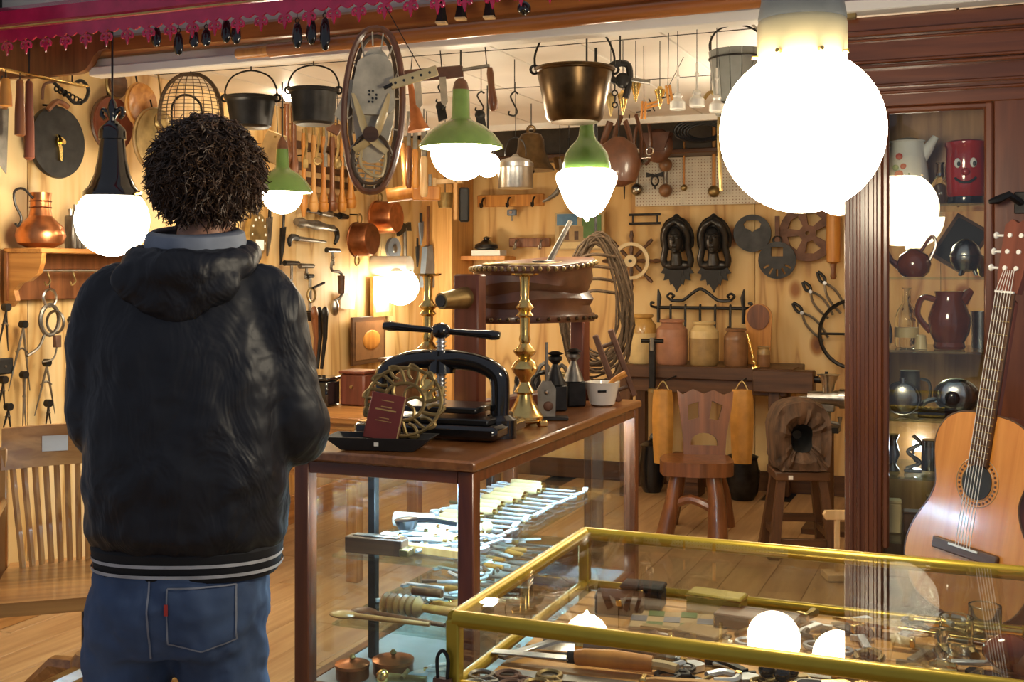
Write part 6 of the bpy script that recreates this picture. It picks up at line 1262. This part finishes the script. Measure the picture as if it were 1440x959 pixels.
X((0,0,.022),(.17,.045,.044),.003).build('body','walnut',pb_); X((0,0,.046),(.13,.025,.006)).build('brass_plate','dull_steel',pb_); X((.09,-.005,.012),(.03,.04,.022),.004).build('toe','dull_brass',pb_)
pl=thing('pale_plank','pale wooden straightedge behind the levelling plane','ruler',(-1.37,2.745,z1),-.10); X((0,0,.012),(.28,.025,.022),.002).build('board','honey',pl); X((-.14,0,.012),(.006,.026,.023)).build('end_cap','brass',pl)
it('iron_ladle','dark iron ladle resting on the tools of the upper counter shelf','ladle',(-1.50,2.86,z1+.056),(0,-.05,.5),('bowl','black_iron',LA([(.005,-.025),(.025,-.02),(.035,.005),(.032,.006)],18)),('handle','black_iron',T([(.03,0,.0),(.08,0,-.005),(.14,0,-.02)],.007,7,3)))
it('white_pestle','white ball-ended rolling tool at the back of the upper shelf front','pestle',(-1.42,3.0,z1+.019),.15,('bar','porcelain',C((-.09,0,0),(.09,0,0),.013)),('ball','porcelain',MB().ball((-.10,0,.004),.018,12,8)),('ball','stone_cream',MB().ball((.10,0,.004),.018,12,8)))
it('paper_roll','pale blue paper roll on the upper counter shelf','roll',(-1.56,3.02,z1+.022),.1,('roll','paper',C((-.06,0,0),(.06,0,0),.022,n=16)),('core','ink',C((-.061,0,0),(-.0602,0,0),.010)))
# lower shelf
for i in range(6): tool('pliers','steel pliers at the right of the lower counter shelf, '+ORD[i]+' counting back',(-1.30-i*.03,2.82+i*.10,z2),rk_.uniform(0,3),.14,'steel',['steel','dull_steel'][i%2],'pliers on the lower shelf')
for i in range(9): tool('file','wooden-handled rasp on the lower counter shelf, '+ORD[i]+' counting back',(-1.38+rk_.uniform(-.05,.05),2.95+i*.085,z2),rk_.uniform(-.3,.3),.22,'orange_wood','dull_steel','rasps on the lower shelf')
for i,(x,y,a) in enumerate(((-1.50,2.685,.05),(-1.46,2.715,-.08))): tool('spoon',['long wooden spoon at the very front of the lower counter shelf','wooden spoon just behind the front one on the lower shelf'][i],(x,y,z2),PI+a,.26,'stool_wood' if i else 'oak')
b=MB(); prof=[(.012,0)]
for k in range(6): prof+=[(.026,.006+k*.02),(.030,.012+k*.02),(.022,.02+k*.02)]
gt=thing('grooved_roller','ridged wooden butter roller on the lower counter shelf','roller',(-1.53,2.775,z2+.031),-.06); LA(prof+[(.012,.13)],16).build('barrel','oak_z',gt,rot=(0,PI/2,0)); C((.13,0,0),(.24,0,0),.011,.014).build('handle','orange_wood',gt)
it('corkscrew','wooden T-handled corkscrew on the lower counter shelf','corkscrew',(-1.42,2.83,z2+.055),0,('handle','stool_wood',C((-.045,0,0),(.045,0,0),.011)),('worm','steel',T([(.006*math.cos(k),.006*math.sin(k),-.005-.003*k) for k in range(16)],.003,5)))
for i in range(4): tool('chisel','wooden-handled gouge behind the butter roller, '+ORD[i]+' counting back',(-1.42+i*.045,2.86+i*.03,z2),PI+.1*i,.20,'orange_wood','bright_steel','gouges on the lower shelf')
# bottom board
for i,(x,y,r) in enumerate(((-1.50,2.78,.055),(-1.585,2.705,.045))): it('lidded_tin',['larger round copper tin with lid on the counter floor','smaller round copper tin with lid at the front of the counter floor'][i],'tin',(x,y,z3),0,('body','dark_copper',LA([(r,0),(r*1.02,.005),(r,.03)],26)),('lid','copper',LA([(r*1.05,.03),(r*1.05,.038),(r*.6,.045),(.01,.048)],26)),('knob','dull_brass',LA([(.004,.047),(.010,.055),(.004,.064)],12)))
it('brass_tap','brass tap fitting lying on the counter floor','tap',(-1.43,2.695,z3+.022),.2,('pipe','dull_brass',C((-.05,0,0),(.07,0,0),.012,.009)),('knob','brass',MB().ball((-.05,0,0),.02,12,8)),('cross','dull_brass',C((.01,-.03,.01),(.01,.03,.01),.006)))
for i in range(14): tool(['pliers','spanner','file','scissors'][i%4],['steel pliers','steel spanner','steel file','steel shears'][i%4]+' on the counter floor, '+ORD[i]+' tool counting back',(-1.36+.14*((i*7)%5)/5-.05,2.80+i*.08,z3),rk_.uniform(0,6.28),.15,'stool_wood',['steel','bright_steel','dull_steel'][i%3],'tools scattered on the counter floor')
# ------------------------------------------------------------------ showcase contents
VZ=VZ0-.005
def inV(px,py,z=.80): return Vector((*onZ(px,py,z).xy,VZ))
tool('knife','large butcher knife with broad grey blade at the front of the showcase',inV(905,952),PI+.12,.42,'honey','dull_steel')
it('orange_handle_knife','knife with plain orange handle and rope wrapping in the showcase','knife',inV(865,928)+Vector((0,0,.006)),.12,('handle','orange_wood',T([(-.065,0,.012),(-.05,0,.014),(.0,0,.015),(.06,0,.013)],[.012,.014,.015,.013],10)),('ferrule','iron',C((-.078,0,.012),(-.062,0,.012),.010)),('rope_wrap','stone_cream',T([(.06,0,.013),(.08,0,.012),(.10,-.005,.010)],.009,8)),('blade','steel',X((-.14,0,.010),(.13,.022,.003),.001)))
it('steel_tube','mottled steel telescope tube behind the orange-handled knife','tube',inV(880,912)+Vector((0,0,.018)),.05,('tube','dull_steel',C((-.07,0,0),(.07,0,0),.012,n=14)),('end','steel',C((.07,0,0),(.085,0,0),.014)),('end','brass',C((-.085,0,0),(-.07,0,0),.013)))
it('steel_scraper','flat square steel scraper at the left of the showcase','scraper',inV(800,898),.15,('blade','bright_steel',X((0,0,.006),(.10,.055,.002),0)),('spine','steel',C((-.05,.028,.008),(.05,.028,.008),.004)))
it('long_chisel','long grey chisel along the left side of the showcase','chisel',inV(735,905),1.15,('blade','steel',X((.03,0,.008),(.16,.016,.005),.001)),('socket','dull_steel',C((.11,0,.009),(.17,0,.011),.009,.012)))
for i,(px,py,a) in enumerate(((700,948,.2),(745,945,.5),(790,950,-.1))): tool('scissors',['small scissors','rusty embroidery scissors','little brass-coloured shears'][i]+' in the front left corner of the showcase',inV(px,py),a,.10,'iron',['dull_steel','rust','dull_brass'][i])
it('yellow_box','long yellow box in the showcase under the glass','box',inV(1008,848),YAW-.5,('body','yellow_box',X((0,0,.02),(.105,.05,.04),.003)),('lid_line','brass',X((0,0,.034),(.107,.052,.002),0)))
t=it('checked_board','small green and cream checked board left of the yellow box','game board',inV(945,862),.2,('board','page',X((0,0,.004),(.15,.10,.006),.001)))
for i in range(5):
    for j in range(3):
        if (i+j)%2: X((-.06+i*.03,-.033+j*.033,.0078),(.029,.032,.001),0).build('square',['green_print','blue_grey'][j%2],t)
for i,(px,py,w_,d_,h_,m_,lab) in enumerate(((872,845,.09,.06,.035,'walnut','dark wooden box at the back left of the showcase'),(905,838,.08,.05,.045,'black_matt','black box at the back of the showcase'),(1065,866,.14,.07,.025,'leather','worn dark leather case right of the yellow box'),(985,885,.08,.05,.02,'stone_olive','olive tin at the centre of the showcase'))): it('small_case',lab,'box',inV(px,py),.2-.15*i,('body',m_,X((0,0,h_*.4),(w_,d_,h_*.8),.004)),('lid',m_,X((0,0,h_*.9),(w_*1.03,d_*1.03,h_*.2),.003)),('clasp','brass',X((0,-d_*.52,h_*.7),(.012,.004,.012),.001)))
it('brass_wing','brass winged instrument with long needle in the showcase','instrument',inV(1235,878)+Vector((0,0,.02)),-.1,('wing','brass',PR([(-.08,0),(-.03,.014),(.0,.03),(.03,.035),(.045,.01),(.03,-.012),(-.03,-.010)],.006,'z')),('needle','brass',C((-.07,0,0),(.20,-.01,0),.0025)),('foot','dull_brass',C((0,0,-.02),(0,0,0),.006)))
for i,(px,py) in enumerate(((1345,905),(1385,888))): it('glass_beaker',['clear glass beaker near the right end of the showcase','clear glass beaker beneath the guitar in the showcase'][i],'beaker',inV(px,py),0,('cup','clear_glass',LA([(.024,0),(.027,.003),(.027,.065),(.025,.065),(.024,.006)],22)),('rim','clear_glass',RG((0,0,.065),.026,.0015,'z',22)))
it('stopper_set','bubbled glass stopper column in the showcase','stopper',inV(1325,925),0,('stem','clear_glass',LA([(.016,0),(.018,.01),(.008,.02),(.015,.032),(.007,.045),(.012,.058),(.004,.068)],14)),('foot','bright_steel',LA([(.02,0),(.02,.003),(.016,.004)],14)))
it('brown_stone','rough brown agate stone at the right end of the showcase','stone',inV(1420,930)+Vector((0,0,.004)),0,('stone','brown_glaze',MB().ball((0,0,.03),.035,10,7,(1.2,.9,.85))),('chip','stone_brown',MB().ball((.02,-.012,.02),.022,8,6)))
for i,(px,py) in enumerate(((1078,944),(1100,950),(1112,944))): it('stopper_ball',['black glass knob on a brass screw, left of three','black glass knob on a brass screw, middle of three','black glass knob on a brass screw, right of three'][i],'knob',inV(px,py),0,('ball','black_gloss',MB().ball((0,0,.022),.013,14,10)),('screw','brass',C((0,0,0),(0,0,.012),.005)),group='black knobs in the showcase')
it('brass_rods','pair of yellow brass rods at the right back of the showcase','rods',inV(1360,872)+Vector((0,0,.008)),.0,('rod','brass',C((-.09,0,0),(.09,0,0),.007)),('rod','brass',C((-.09,.018,0),(.09,.02,0),.007)))
# loose trinkets, each lying in its own spot
spots=[]
for r_,py in enumerate((862,876,892,908,924,940,952)):
    for q in range(7): spots.append((925+q*68+r_*9,py+(q%3)*3))
KN=[('scissors','steel scissors'),('spanner','small steel key'),('file','brass-handled file'),('pliers','little steel pliers'),('knife','bone-handled penknife')]
ROW=['back row','second row','third row','fourth row','fifth row','sixth row','front row']
for i,(px,py) in enumerate(spots):
    k,nm=KN[(i*3+i//7)%5]
    if py<872 and px<1120: continue
    tool(k,nm+' among the showcase trinkets, '+ROW[i//7]+', '+ORD[i%7].replace('frontmost','first')+' from the left',inV(px,py),rk_.uniform(0,6.28),.085,['dull_brass','stone_cream','stool_wood'][i%3],['bright_steel','dull_brass','dull_steel','brass','steel','iron'][i%6],'loose trinkets in the showcase')
